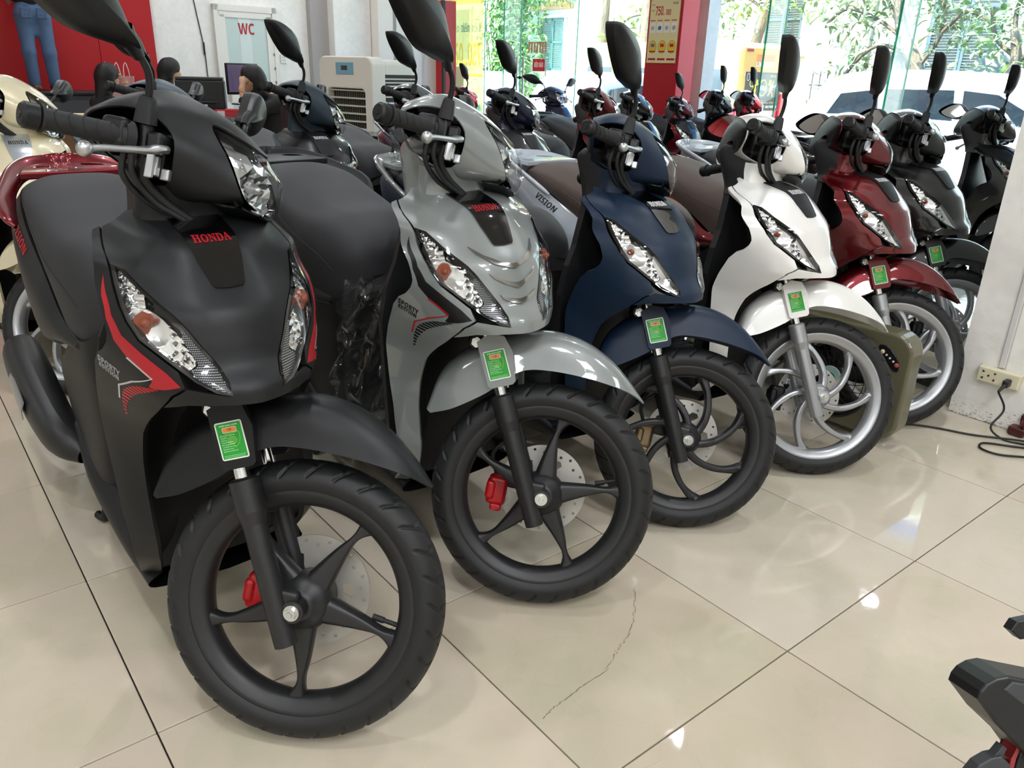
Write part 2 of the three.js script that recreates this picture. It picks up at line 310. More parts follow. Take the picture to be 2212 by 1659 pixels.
function panelLight(a, b, w = 0.6, d = 0.6, power = 13) {
  const t = thing('ceiling_panel_light', 'square white panel lamp in the showroom ceiling', 'lamp', at(a, HC, b), TH, 'square panel lamps in the showroom ceiling');
  part(t, 'frame', join(box(w + 0.04, 0.02, 0.02, 0, -0.01, d / 2 + 0.01), box(w + 0.04, 0.02, 0.02, 0, -0.01, -d / 2 - 0.01), box(0.02, 0.02, d, w / 2 + 0.01, -0.01, 0), box(0.02, 0.02, d, -w / 2 - 0.01, -0.01, 0)), lampRim);
  part(t, 'diffuser', box(w, 0.01, d, 0, -0.008, 0), lampGlow);
  const l = new THREE.RectAreaLight(0xf6f9ff, power, w, d); l.position.set(0, -0.02, 0); l.rotation.x = -Math.PI / 2; l.name = 'panel_lamp'; t.add(l);
}
for (const [a, b] of [[4.15, -2.8], [7.1, -2.83], [1.2, -2.8], [-1.8, -2.8], [2.7, -0.9], [-0.3, -0.9], [1.2, 1.0], [2.7, -4.7], [5.6, -4.7], [-0.3, -4.7], [4.15, -6.6], [1.2, -6.6]]) downlight(a, b);
{ const t = thing('ceiling_panel_light', 'long louvred troffer lamp near the glass front', 'lamp', at(5.48, HC, -3.3), TH); part(t, 'frame', join(box(0.84, 0.03, 0.03, 0, -0.015, 0.075), box(0.84, 0.03, 0.03, 0, -0.015, -0.075), ...[0, 1, 2, 3, 4, 5].map((i) => box(0.02, 0.03, 0.14, -0.4 + i * 0.16, -0.015, 0))), lampRim); part(t, 'diffuser', box(0.8, 0.01, 0.12, 0, -0.008, 0), lampGlow); const l = new THREE.RectAreaLight(0xf6f9ff, 9, 0.8, 0.12); l.position.set(0, -0.035, 0); l.rotation.x = -Math.PI / 2; l.name = 'troffer_lamp'; t.add(l); }
for (const [a, b] of [[1.0, -8.4], [3.4, -8.4], [5.4, -9.4], [2.2, -10.2], [4.4, -10.2], [0.2, 2.8], [2.6, 3.0], [-2.4, 2.8], [-3.4, -6.5], [-3.4, -0.6], [0.2, 1.3], [2.4, 1.5], [-2, 1.2]]) panelLight(a, b, 0.6, 0.6, b > 1 ? (a < 1 ? 33 : 8) : 10);
// ---------------------------------------------------------------- the scooter: one kit of shapes, x forward, y up, z to its right
const mat = {
  plastic: M(0x131415, 0.5, { specularIntensity: 0.7 }), plasticFine: M(0x0d0e0f, 0.42, { specularIntensity: 0.8 }), gloss: M(0x050506, 0.06, { clearcoat: 1, clearcoatRoughness: 0.03 }), rubber: M(0x191a1b, 0.62), tyre: M(0x121314, 0.56),
  chrome: M(0xe8e9ea, 0.12, { metalness: 1 }), alloy: M(0xb9bbbc, 0.34, { metalness: 0.9 }), castSilver: M(0xa8aaac, 0.36, { metalness: 0.75, clearcoat: 0.5, clearcoatRoughness: 0.2 }), castBlack: M(0x1c1c1d, 0.42),
  steel: M(0xb9b6ae, 0.48, { metalness: 0.65 }), satin: M(0xa9a8a4, 0.16, { metalness: 1 }), bolt: M(0xd8d9d4, 0.22, { metalness: 1 }), seatBlack: M(0x202124, 0.6), seatBrown: M(0x4d3f38, 0.62), glass: M(0xffffff, 0.02, { transmission: 1, thickness: 0, ior: 1.45 }),
  reflector: M(0xe9ebec, 0.16, { metalness: 1 }), mirrorGlass: M(0xf2f3f3, 0.02, { metalness: 1 }), amber: M(0x96401a, 0.2, { transmission: 0.3, thickness: 0 }), mesh: M(0xffffff, 0.3, { metalness: 0.7 }), engine: M(0x2e2f31, 0.5, { metalness: 0.5 }),
  red: M(0xb5121c, 0.3, { clearcoat: 0.6 }), silverInk: M(0xc3c6c8, 0.4, { metalness: 0.5 }), redInk: M(0xa3131f, 0.35), blackInk: M(0x0c0c0d, 0.4), whiteInk: M(0xd9dadb, 0.4), greyInk: M(0x8d9092, 0.45), caliperRed: M(0xb40f17, 0.35), caliperGold: M(0x8f7a5c, 0.4, { metalness: 0.7 }),
  tail: M(0x9c0810, 0.12, { clearcoat: 1 }),
};
const energyTex = canvasTex(192, 256, (g, w, h) => {
  g.fillStyle = '#e9efe6'; g.fillRect(0, 0, w, h); g.fillStyle = '#1f9a2c'; g.fillRect(9, 9, w - 18, h - 18);
  g.strokeStyle = '#7fc24a'; g.lineWidth = 4; g.beginPath(); g.moveTo(58, 84); g.lineTo(158, 76); g.quadraticCurveTo(166, 150, 112, 178); g.stroke();
  g.lineWidth = 7; g.beginPath(); g.ellipse(100, 128, 30, 22, 0, 0, 7); g.stroke(); g.beginPath(); g.ellipse(100, 128, 14, 9, 0, 0, 7); g.stroke();
  g.fillStyle = '#eef6ea'; g.font = 'bold 13px sans-serif'; g.textAlign = 'center'; g.fillText('NHÃN NANG LUONG', w / 2, 30);
  g.fillStyle = '#e9efe6'; g.beginPath(); g.roundRect(46, 38, 100, 36, 8); g.fill(); g.fillStyle = '#f08a2a'; g.beginPath(); g.roundRect(49, 41, 94, 30, 7); g.fill();
  g.fillStyle = '#3a2208'; g.font = 'bold 17px sans-serif'; g.fillText('1,85', w / 2, 59); g.font = '8px sans-serif'; g.fillText('l/100km', w / 2, 68);
  g.fillStyle = '#e6f2de'; g.textAlign = 'left'; g.font = '10px sans-serif';
  ['Múc tiêu thu nhiên liêu', 'Công khai', 'Kiêu loai', 'Xe mô tô hai bánh', 'Khôi luong ban thân', 'Loai nhiên liêu: Xang', 'Dung tích xi lanh', 'Múc tiêu thu nhiên liêu'].forEach((s, i) => g.fillText(s, 22, 96 + i * 15, 130));
  g.font = '8px sans-serif'; g.fillText('Múc tiêu thu nhiên liêu thuc tê phu thuôc', 20, 230, 150); g.fillText('ky nang lái xe, tai trong và bao duong xe', 20, 240, 150);
});
{ const dots = canvasTex(64, 64, (g) => { g.fillStyle = '#1b1c1d'; g.fillRect(0, 0, 64, 64); g.fillStyle = '#b9bcbe'; for (let i = 0; i < 4; i++) for (let j = 0; j < 4; j++) { g.beginPath(); g.arc(8 + i * 16, 8 + j * 16, 4.6, 0, 7); g.fill(); } }); dots.repeat.set(5, 7); mat.mesh.map = dots; }
mat.energy = M(0xffffff, 0.35, { map: energyTex });
const meterGrain = noiseTex(128, [[64, 0.6], [128, 0.4]], (s) => [s * 255]);
meterGrain.repeat.set(26, 14); for (const k of ['seatBlack', 'seatBrown']) { mat[k].bumpMap = meterGrain; mat[k].bumpScale = 0.0004; }
// front surface of the leg shield: how far forward it stands at height y and side distance z
const FZ = [0, 0.046, 0.1, 0.15, 0.19, 0.24], FY = [0.19, 0.22, 0.3, 0.37, 0.45, 0.53, 0.61, 0.673, 0.717, 0.76, 0.8, 0.84, 0.878, 0.909, 0.946, 0.966, 0.995];
const FT = [[-0.32, -0.32, -0.34, -0.38, -0.43, -0.48], [-0.3, -0.3, -0.31, -0.345, -0.385, -0.44], [-0.2, -0.2, -0.22, -0.268, -0.308, -0.38], [-0.18, -0.18, -0.2, -0.25, -0.296, -0.38], [-0.16, -0.16, -0.19, -0.25, -0.29, -0.4], [-0.13, -0.13, -0.17, -0.237, -0.292, -0.42],
  [-0.06, -0.07, -0.13, -0.205, -0.287, -0.43], [-0.01, -0.022, -0.078, -0.154, -0.255, -0.44], [-0.018, -0.027, -0.065, -0.13, -0.232, -0.42], [-0.052, -0.058, -0.082, -0.128, -0.215, -0.38], [-0.067, -0.073, -0.098, -0.138, -0.206, -0.29], [-0.084, -0.09, -0.115, -0.155, -0.222, -0.31],
  [-0.121, -0.126, -0.15, -0.195, -0.27, -0.35], [-0.15, -0.155, -0.185, -0.225, -0.285, -0.37], [-0.193, -0.2, -0.24, -0.32, -0.37, -0.43], [-0.285, -0.287, -0.31, -0.36, -0.4, -0.45], [-0.42, -0.42, -0.43, -0.46, -0.49, -0.53]];
function pchip(xs, ys, x, even) {
  const n = xs.length, h = [], d = [], m = new Array(n).fill(0);
  for (let i = 0; i < n - 1; i++) { h.push(xs[i + 1] - xs[i]); d.push((ys[i + 1] - ys[i]) / h[i]); }
  for (let i = 1; i < n - 1; i++) if (d[i - 1] * d[i] > 0) { const a = 2 * h[i] + h[i - 1], b = h[i] + 2 * h[i - 1]; m[i] = (a + b) / (a / d[i - 1] + b / d[i]); }
  m[0] = even ? 0 : d[0]; m[n - 1] = d[n - 2];
  let i = 0; while (i < n - 2 && x > xs[i + 1]) i++;
  const t = (x - xs[i]) / h[i];
  if (t < 0) return ys[0] + m[0] * (x - xs[0]);
  return (1 + 2 * t) * (1 - t) ** 2 * ys[i] + t * (1 - t) ** 2 * h[i] * m[i] + t * t * (3 - 2 * t) * ys[i + 1] + t * t * (t - 1) * h[i] * m[i + 1];
}
const memo = new Map();
function front(z, y) { const k = Math.round(z * 2e4) * 65536 + Math.round(y * 2e4); let x = memo.get(k); if (x === undefined) { const a = Math.abs(z); x = pchip(FY, FT.map((r) => pchip(FZ, r, a, true)), y); memo.set(k, x); } return x; }
const fsurf = (z, y) => [front(z, y), y, z];
const LENS = [[0.158, 0.910], [0.146, 0.904], [0.13, 0.877], [0.115, 0.857], [0.1, 0.84], [0.088, 0.822], [0.072, 0.792], [0.052, 0.758], [0.045, 0.735], [0.044, 0.715], [0.066, 0.722], [0.09, 0.738], [0.108, 0.757], [0.125, 0.775], [0.15, 0.802], [0.159, 0.828], [0.162, 0.85], [0.16, 0.882]];
const grow = (pts, d) => pts.map((p, i) => {                            // offset of a closed outline
  const a = pts[(i + pts.length - 1) % pts.length], b = pts[(i + 1) % pts.length], dx = b[0] - a[0], dy = b[1] - a[1], l = Math.hypot(dx, dy) || 1;
  const cw = THREE.ShapeUtils.isClockWise(pts.map((q) => new THREE.Vector2(...q))) ? -1 : 1;
  return [p[0] + cw * d * dy / l, p[1] - cw * d * dx / l];
});
const swap = (pts) => pts.map(([z, y]) => [-z, y]);
const both = (right, left) => [...right, ...left];
const K = [];                                                           // the kit: { name, geo, m, steer, in, only }
const put = (name, geo, m, o = {}) => { K.push({ name, geo, m, ...o }); };

// --- front cover, leg shields, lamps
const rightEdge = [[0, 0.985], [0.05, 0.984], [0.1, 0.978], [0.146, 0.957], [0.1565, 0.93], ...grow(LENS.slice(0, 10), 0.0022).map((p) => p), [0.072, 0.719], [0.104, 0.7245], [0.123, 0.707], [0.134, 0.681], [0.105, 0.6945], [0.055, 0.699], [0, 0.6975]];
put('front_cover', plate(fsurf, both(rightEdge, swap(rightEdge.slice(1, -1).reverse())), { h: 0.005, seg: 0.016, flip: true }), 'front');
const shield = [[0.149, 0.957], [0.159, 0.93], [0.1625, 0.912], [0.165, 0.882], [0.167, 0.85], [0.164, 0.826], [0.154, 0.798], [0.128, 0.77], [0.111, 0.752], [0.107, 0.727], [0.126, 0.709], [0.1365, 0.681], [0.147, 0.646], [0.155, 0.6], [0.158, 0.53], [0.158, 0.45], [0.157, 0.37], [0.154, 0.3], [0.145, 0.235], [0.15, 0.215], [0.176, 0.215], [0.193, 0.3], [0.2, 0.42], [0.203, 0.55], [0.205, 0.67], [0.2045, 0.735], [0.2015, 0.757], [0.196, 0.768], [0.191, 0.786], [0.1885, 0.803], [0.1885, 0.85], [0.179, 0.915], [0.16, 0.952]];
put('leg_shield', plate(fsurf, shield, { h: 0.011, seg: 0.016, flip: true }), 'paint', { tag: 'R' });
put('leg_shield', plate(fsurf, swap(shield), { h: 0.011, seg: 0.016, flip: true }), 'paint', { tag: 'L' });
const emblem = [[0.0465, 0.972], [0.044, 0.95], [0.038, 0.915], [0.0275, 0.8795], [0.0235, 0.8755], [0, 0.874]];
put('emblem_panel', plate(fsurf, both(emblem, swap(emblem.slice(0, -1).reverse())), { h: 0.006, off: 0.0035, seg: 0.014, flip: true }), 'emblem');
// distance along the middle of the cover, to lay the lettering at its real height
const arc = []; { let s = 0, q = null; for (let y = 0.99; y > 0.84; y -= 0.001) { const p = [front(0, y), y]; if (q) s += Math.hypot(p[0] - q[0], p[1] - q[1]); arc.push([s, y]); q = p; } }
const yAlong = (s) => { let i = 0; while (i < arc.length - 2 && arc[i + 1][0] < s) i++; const t = (s - arc[i][0]) / (arc[i + 1][0] - arc[i][0]); return arc[i][1] + t * (arc[i + 1][1] - arc[i][1]); };
const sAt = arc.find((q) => q[1] <= 0.9455)[0];
put('lettering', letters(serifBold, 'HONDA', (x, y) => fsurf(-x, yAlong(sAt - y)), 0.064, 0.021, { h: 0.0012, off: 0.0047, seg: 0.02 }), 'badge', { in: 'emblem_panel' });
for (const [side, sw] of [['R', (p) => p], ['L', swap]]) {
  const fz = side === 'R' ? 1 : -1, turn = (g) => side === 'R' ? g : mirrorZ(g);
  put('turn_signal', turn(join(plate(fsurf, grow(LENS, 0.001), { h: 0.014, off: -0.022, seg: 0.02, flip: true }))), 'lampHouse', { tag: side });
  put('bezel', turn(join(plate(fsurf, grow(LENS, 0.0012), { holes: [grow(LENS, -0.0042)], h: 0.022, off: 0.0015, seg: 0.03, flip: true }))), 'gloss', { in: 'turn_signal' });
  put('lens', turn(plate(fsurf, grow(LENS, -0.0028), { h: 0, off: 0.003, seg: 0.02, flip: true })), 'glass', { in: 'turn_signal' });
  const R1 = [[0.157, 0.905], [0.146, 0.897], [0.133, 0.872], [0.136, 0.852], [0.16, 0.85], [0.1585, 0.882]], R2 = smooth([[0.158, 0.848], [0.137, 0.85], [0.115, 0.832], [0.103, 0.804], [0.106, 0.78], [0.122, 0.776], [0.147, 0.802], [0.157, 0.826]], 3), R3 = [[0.112, 0.828], [0.1, 0.81], [0.084, 0.764], [0.098, 0.757], [0.118, 0.772], [0.104, 0.781]], R4 = [[0.098, 0.806], [0.09, 0.818], [0.075, 0.79], [0.055, 0.755], [0.048, 0.733], [0.047, 0.719], [0.067, 0.727], [0.09, 0.743], [0.094, 0.753], [0.082, 0.763]];
  const facet = (out, off, depth, bowl) => { const g = plate((z, y) => { const p = fsurf(z, y), d = bowl ? bowl(z, y) : 0; return [p[0] - d, p[1], p[2] + d * 0.2]; }, out, { h: 0.002, off, seg: 0.011, flip: true }); return g; };
  put('reflector', turn(join(facet(R1, -0.009, 0, (z, y) => 0.004 * Math.sin(y * 700)), facet(R2, -0.005, 0, (z, y) => { const r = Math.hypot(z - 0.136, y - 0.821) / 0.03; return 0.016 * Math.max(0, 1 - r * r) + 0.0005 * Math.sin(z * 420); }), facet(R3, -0.008, 0, (z, y) => 0.003 * Math.sin((z + y) * 500)))), 'reflector', { in: 'turn_signal' });
  put('lower_grille', turn(facet(R4, -0.007, 0, (z, y) => 0)), 'grille', { in: 'turn_signal' });
  const bc = fsurf(0.139, 0.826);
  put('bulb', turn(join(ball(bc[0] - 0.008, bc[1] + 0.002, bc[2], 0.0085, 1.3, 1, 1))), 'amber', { in: 'turn_signal' });
  put('bulb_socket', turn(join(cyl([bc[0] - 0.03, bc[1] - 0.003, bc[2] - 0.01], [bc[0] - 0.012, bc[1], bc[2] - 0.002], 0.016, 0.019))), 'amberRing', { in: 'turn_signal' });
  // graphics of the sports trim
  const at = { in: 'leg_shield', inTag: side, only: 'sport' };
  const redBand = [[0.1715, 0.893], [0.1756, 0.864], [0.178, 0.8346], [0.1719, 0.8037], [0.1523, 0.7779], [0.1263, 0.7489], [0.1118, 0.7275], [0.132, 0.7195], [0.146, 0.7175], [0.15, 0.7205], [0.1455, 0.7315], [0.1673, 0.7605], [0.1815, 0.7925], [0.1852, 0.8272], [0.182, 0.86]];
  put('stripe', turn(plate(fsurf, redBand, { h: 0.0006, off: 0.0006, seg: 0.012, flip: true })), 'stripe', at);
  const tail = []; for (let i = 0; i < 15; i++) { const t = i / 15, c = (a, b, k) => a + (b - a) * k, up = crList([[0.150, 0.7175], [0.166, 0.713], [0.177, 0.696], [0.1785, 0.668], [0.174, 0.632]], t), dn = crList([[0.140, 0.7165], [0.156, 0.705], [0.167, 0.69], [0.1735, 0.662], [0.1725, 0.634]], t), up2 = crList([[0.150, 0.7175], [0.166, 0.713], [0.177, 0.696], [0.1785, 0.668], [0.174, 0.632]], t + 0.042), dn2 = crList([[0.140, 0.7165], [0.156, 0.705], [0.167, 0.69], [0.1735, 0.662], [0.1725, 0.634]], t + 0.042 * (1 - t * 0.4)); tail.push(plate(fsurf, [up, up2, dn2, dn], { h: 0.0006, off: 0.0006, seg: 0.02, flip: true, depth: 2 })); }
  put('stripe_bars', turn(join(tail)), 'stripe', at);
  const line = [[0.1693, 0.7672], [0.1443, 0.7355], [0.1677, 0.7197], [0.1808, 0.7025], [0.1805, 0.672]], wide = line.map((p, i) => [p[0] + (i < 2 ? 0.0022 : 0.0016), p[1] - (i < 1 ? 0.002 : i < 2 ? 0 : -0.002)]);
  put('pinstripe', turn(plate(fsurf, [...line, ...wide.slice().reverse()], { h: 0.0006, off: 0.0009, seg: 0.012, flip: true })), 'pin', at);
  const txt = (s, y0, w, h, o) => letters(sansBold, s, (x, y) => { const k = side === 'R' ? 1 : -1, yy = y0 + y - x * 0.4, zz = 0.1905 - 0.42 * x; return [front(zz, yy), yy, zz * k]; }, w, h, { h: 0.0008, off: 0.0009, seg: 0.02, flip: side === 'L', ...o });
  if (side === 'R') { put('lettering', txt('SPORTY', 0.7375, 0.05, 0.0115), 'sportInk', at); put('lettering', txt('EDITION', 0.7255, 0.044, 0.0085), 'sportInk2', at); }
}
// chrome strips across the nose
for (const pts of [[[0.0835, 0.876], [0.0745, 0.862], [0.0455, 0.842], [0, 0.829], [-0.0455, 0.842], [-0.0745, 0.862], [-0.0835, 0.876], [-0.06, 0.8585], [-0.031, 0.846], [0, 0.8392], [0.031, 0.846], [0.06, 0.8585]], [[0.061, 0.8245], [0.051, 0.812], [0.028, 0.799], [0, 0.7885], [-0.028, 0.799], [-0.051, 0.812], [-0.061, 0.8245], [-0.039, 0.812], [-0.014, 0.803], [0, 0.8003], [0.014, 0.803], [0.039, 0.812]], [[0.046, 0.779], [0.04, 0.7685], [0.02, 0.759], [0, 0.7545], [-0.02, 0.759], [-0.04, 0.7685], [-0.046, 0.779], [-0.028, 0.7705], [0, 0.766], [0.028, 0.7705]]])
  put('chrome_strip', plate(fsurf, pts, { h: 0.005, off: 0.0042, seg: 0.012, flip: true }), 'satin', { in: 'front_cover', only: 'strips' });
// --- inside of the leg shield, wheel arch, steering cover
const inner = (z, y) => [-0.35 - 0.045 * Math.max(0, (y - 0.75) / 0.2) + 0.02 * Math.cos(z * 9) - 0.03 * Math.max(0, (0.45 - y) / 0.2) * 0.5, y, z];
const innerEdge = [[0, 0.97], [0.06, 0.965], [0.095, 0.945], [0.112, 0.9], [0.148, 0.81], [0.18, 0.75], [0.198, 0.66], [0.195, 0.45], [0.188, 0.3], [0.172, 0.22], [0, 0.22]];
put('inner_leg_shield', plate(inner, both(innerEdge, swap(innerEdge.slice(1, -1).reverse())), { h: 0.03, seg: 0.05, flip: true }), 'plastic');
const arch = (z, y) => { const k = 1 - Math.min(1, (z / 0.158) ** 2); return [Math.min(front(0.156, y), -0.16) - 0.012 - (0.1 + 0.03 * Math.max(0, 0.6 - y)) * k + 0.06 * Math.max(0, (y - 0.62) / 0.08) * k, y, z]; };
put('inner_fender', join(plate(arch, [[0.157, 0.69], [0.157, 0.2], [-0.157, 0.2], [-0.157, 0.69]], { h: 0.006, seg: 0.03, flip: true }), rbox(0.24, 0.02, 0.2, 0.008, -0.2, 0.70, 0)), 'plasticFine');
const neckF = fullNet([[[-0.275, 1.03, 0], [-0.28, 1.03, 0.05], [-0.31, 1.03, 0.078], [-0.345, 1.03, 0.08]], [[-0.285, 1.0, 0], [-0.29, 1.0, 0.05], [-0.318, 1.0, 0.08], [-0.345, 1.0, 0.082]], [[-0.29, 0.965, 0], [-0.295, 0.965, 0.052], [-0.312, 0.965, 0.083], [-0.335, 0.965, 0.09]], [[-0.27, 0.93, 0], [-0.28, 0.93, 0.055], [-0.305, 0.93, 0.09], [-0.33, 0.93, 0.1]]]);
put('steering_cover', plate(neckF, RECT, { h: 0.004, seg: 0.02 }), 'paint');
const neckB = fullNet([[[-0.44, 1.085, 0], [-0.44, 1.085, 0.03], [-0.43, 1.085, 0.05], [-0.34, 1.07, 0.05]], [[-0.49, 1.055, 0], [-0.488, 1.055, 0.035], [-0.47, 1.055, 0.058], [-0.34, 1.035, 0.062]], [[-0.47, 1.01, 0], [-0.468, 1.01, 0.04], [-0.445, 1.01, 0.07], [-0.33, 1.0, 0.076]], [[-0.435, 0.95, 0], [-0.432, 0.95, 0.05], [-0.41, 0.95, 0.085], [-0.318, 0.962, 0.088]], [[-0.42, 0.92, 0], [-0.42, 0.92, 0.06], [-0.4, 0.92, 0.1], [-0.32, 0.92, 0.102]]]);
put('console', join(plate(neckB, RECT, { h: 0.004, seg: 0.03, flip: true }), rbox(0.1, 0.02, 0.1, 0.008, -0.41, 1.075, 0)), 'console');
// --- floor, under-seat panel, side covers, seat, rail, tail
const floorShape = (x0, x1, y, hw) => rbox(x1 - x0, 0.05, hw * 2, 0.015, (x0 + x1) / 2, y, 0);
put('floorboard', join(floorShape(-0.85, -0.36, 0.235, 0.165), gridGeo(net([[[-0.34, 0.22, 0.14], [-0.34, 0.2, 0.172], [-0.36, 0.17, 0.14], [-0.36, 0.16, 0]], [[-0.55, 0.265, 0.13], [-0.55, 0.23, 0.185], [-0.55, 0.15, 0.15], [-0.55, 0.14, 0]], [[-0.85, 0.27, 0.13], [-0.85, 0.24, 0.188], [-0.85, 0.16, 0.15], [-0.85, 0.15, 0]], [[-1.05, 0.33, 0.13], [-1.05, 0.3, 0.175], [-1.05, 0.2, 0.14], [-1.05, 0.19, 0]]]), 14, 12), mirrorZ(gridGeo(net([[[-0.34, 0.22, 0.14], [-0.34, 0.2, 0.172], [-0.36, 0.17, 0.14], [-0.36, 0.16, 0]], [[-0.55, 0.265, 0.13], [-0.55, 0.23, 0.185], [-0.55, 0.15, 0.15], [-0.55, 0.14, 0]], [[-0.85, 0.27, 0.13], [-0.85, 0.24, 0.188], [-0.85, 0.16, 0.15], [-0.85, 0.15, 0]], [[-1.05, 0.33, 0.13], [-1.05, 0.3, 0.175], [-1.05, 0.2, 0.14], [-1.05, 0.19, 0]]]), 14, 12))), 'plastic');
{ const ribs = []; for (let i = 0; i < 9; i++) for (const s of [-1, 1]) ribs.push(rbox(0.016, 0.006, 0.105, 0.003, -0.42 - i * 0.036, 0.2625 + 0.0, s * 0.095, 1)); put('floor_mat', join(ribs, rbox(0.36, 0.004, 0.26, 0.002, -0.56, 0.2605, 0, 1)), 'rubber'); }
const under = fullNet([[[-0.66, 0.7, 0], [-0.665, 0.69, 0.09], [-0.7, 0.64, 0.15], [-0.8, 0.62, 0.166]], [[-0.685, 0.6, 0], [-0.69, 0.59, 0.09], [-0.72, 0.565, 0.152], [-0.88, 0.56, 0.178]], [[-0.715, 0.48, 0], [-0.72, 0.48, 0.09], [-0.75, 0.47, 0.15], [-0.98, 0.5, 0.178]], [[-0.725, 0.36, 0], [-0.73, 0.36, 0.095], [-0.765, 0.36, 0.152], [-1.05, 0.42, 0.17]], [[-0.7, 0.25, 0], [-0.71, 0.25, 0.1], [-0.76, 0.25, 0.16], [-1.1, 0.3, 0.16]]]);
put('under_seat_panel', plate(under, RECT, { h: 0.006, seg: 0.03 }), 'plastic');
const sideNet = net([[[-0.735, 0.628, 0.163], [-0.733, 0.62, 0.172], [-0.733, 0.612, 0.172], [-0.735, 0.606, 0.163]], [[-0.9, 0.645, 0.17], [-0.9, 0.618, 0.188], [-0.9, 0.592, 0.19], [-0.9, 0.575, 0.17]], [[-1.05, 0.738, 0.176], [-1.05, 0.66, 0.203], [-1.05, 0.57, 0.205], [-1.05, 0.545, 0.178]], [[-1.22, 0.805, 0.176], [-1.22, 0.725, 0.208], [-1.22, 0.6, 0.2], [-1.22, 0.575, 0.17]], [[-1.38, 0.858, 0.162], [-1.38, 0.79, 0.195], [-1.38, 0.68, 0.18], [-1.38, 0.655, 0.15]], [[-1.53, 0.875, 0.13], [-1.53, 0.83, 0.155], [-1.53, 0.755, 0.14], [-1.53, 0.735, 0.115]], [[-1.68, 0.868, 0.06], [-1.68, 0.845, 0.08], [-1.68, 0.8, 0.07], [-1.68, 0.79, 0.05]]]);
put('side_cover', plate(sideNet, RECT, { h: 0.006, seg: 0.025 }), 'paint2', { tag: 'R' });
put('side_cover', mirrorZ(plate(sideNet, RECT, { h: 0.006, seg: 0.025 })), 'paint2', { tag: 'L' });
{ const on = (x, y) => { const px = -1.245 + x, py = 0.78 - 0.36 * x + y; let u = 0.5, v = 0.3; for (let k = 0; k < 12; k++) { const p = sideNet(u, v), a = sideNet(u + 1e-3, v), b = sideNet(u, v + 1e-3), A = (a[0] - p[0]) / 1e-3, B = (b[0] - p[0]) / 1e-3, C = (a[1] - p[1]) / 1e-3, D = (b[1] - p[1]) / 1e-3, det = A * D - B * C, ex = px - p[0], ey = py - p[1]; u += (ex * D - ey * B) / det; v += (A * ey - C * ex) / det; } const p = sideNet(u, v); return [p[0], p[1], p[2]]; };
for (const [word, tagName] of [['VISION', 'named'], ['FUTURE 125', 'future']]) put('lettering', letters(sansBold, word, on, word.length > 7 ? 0.2 : 0.135, 0.024, { h: 0.0016, off: 0.0018, seg: 0.03, slant: 0.5 }), 'sideInk', { in: 'side_cover', inTag: 'R', only: tagName }); }
const seatNet = fullNet([[[-0.65, 0.655, 0], [-0.652, 0.652, 0.05], [-0.662, 0.645, 0.09], [-0.69, 0.625, 0.13], [-0.715, 0.605, 0.14]], [[-0.672, 0.78, 0], [-0.675, 0.776, 0.06], [-0.69, 0.752, 0.115], [-0.72, 0.68, 0.15], [-0.745, 0.605, 0.158]], [[-0.79, 0.838, 0], [-0.79, 0.835, 0.07], [-0.8, 0.812, 0.135], [-0.81, 0.73, 0.168], [-0.83, 0.618, 0.166]], [[-0.95, 0.853, 0], [-0.95, 0.85, 0.085], [-0.95, 0.826, 0.152], [-0.95, 0.765, 0.178], [-0.95, 0.685, 0.170]], [[-1.1, 0.882, 0], [-1.1, 0.879, 0.09], [-1.1, 0.855, 0.155], [-1.1, 0.81, 0.176], [-1.1, 0.757, 0.170]], [[-1.26, 0.914, 0], [-1.26, 0.911, 0.09], [-1.26, 0.89, 0.152], [-1.26, 0.86, 0.168], [-1.26, 0.82, 0.165]], [[-1.4, 0.922, 0], [-1.4, 0.918, 0.08], [-1.4, 0.9, 0.132], [-1.4, 0.885, 0.146], [-1.4, 0.86, 0.145]], [[-1.5, 0.9, 0], [-1.5, 0.897, 0.06], [-1.495, 0.885, 0.1], [-1.49, 0.873, 0.112], [-1.48, 0.86, 0.115]], [[-1.53, 0.862, 0], [-1.53, 0.862, 0.05], [-1.52, 0.86, 0.09], [-1.51, 0.858, 0.1], [-1.5, 0.855, 0.105]]]);
put('seat', join(gridGeo(seatNet, 56, 36), rbox(0.74, 0.05, 0.24, 0.02, -1.08, 0.69, 0)), 'seat');
{ const rows = []; for (const s of [0.135, 0.865]) rows.push(tube(Array.from({ length: 22 }, (_, i) => { const p = seatNet(0.17 + i * 0.034, s); return [p[0], p[1] + 0.0005, p[2]]; }), 0.0016, 60, 5)); put('seam', join(rows), 'seat', { in: 'seat' }); }
{ const arm = blade([[-1.215, 0.815, 0.2, 0.004, 0.005], [-1.245, 0.83, 0.207, 0.02, 0.01], [-1.32, 0.858, 0.207, 0.031, 0.011], [-1.43, 0.884, 0.182, 0.026, 0.01], [-1.55, 0.906, 0.145, 0.03, 0.01], [-1.64, 0.916, 0.098, 0.036, 0.011], [-1.69, 0.918, 0.035, 0.034, 0.011], [-1.698, 0.918, -0.002, 0.033, 0.011]], [0, 0.62, 0.78], { n: 36, m: 14 });
  const sh = new THREE.Shape([[-1.44, 0.14], [-1.44, -0.14], [-1.58, -0.115], [-1.67, -0.06], [-1.67, 0.06], [-1.58, 0.115]].map((p) => new THREE.Vector2(...p)));
  for (const s of [-1, 1]) sh.holes.push(new THREE.Path(smooth([[-1.55, s * 0.1], [-1.6, s * 0.085], [-1.615, s * 0.045], [-1.565, s * 0.045]], 3).map((p) => new THREE.Vector2(...p))));
  const pl = new THREE.ExtrudeGeometry(sh, { depth: 0.012, bevelEnabled: true, bevelSize: 0.004, bevelThickness: 0.004, bevelSegments: 2 }).rotateX(Math.PI / 2).translate(0, 0.922, 0);
  put('grab_rail', join(arm, mirrorZ(arm), pl, rbox(0.2, 0.06, 0.16, 0.02, -1.56, 0.885, 0)), 'rail'); }
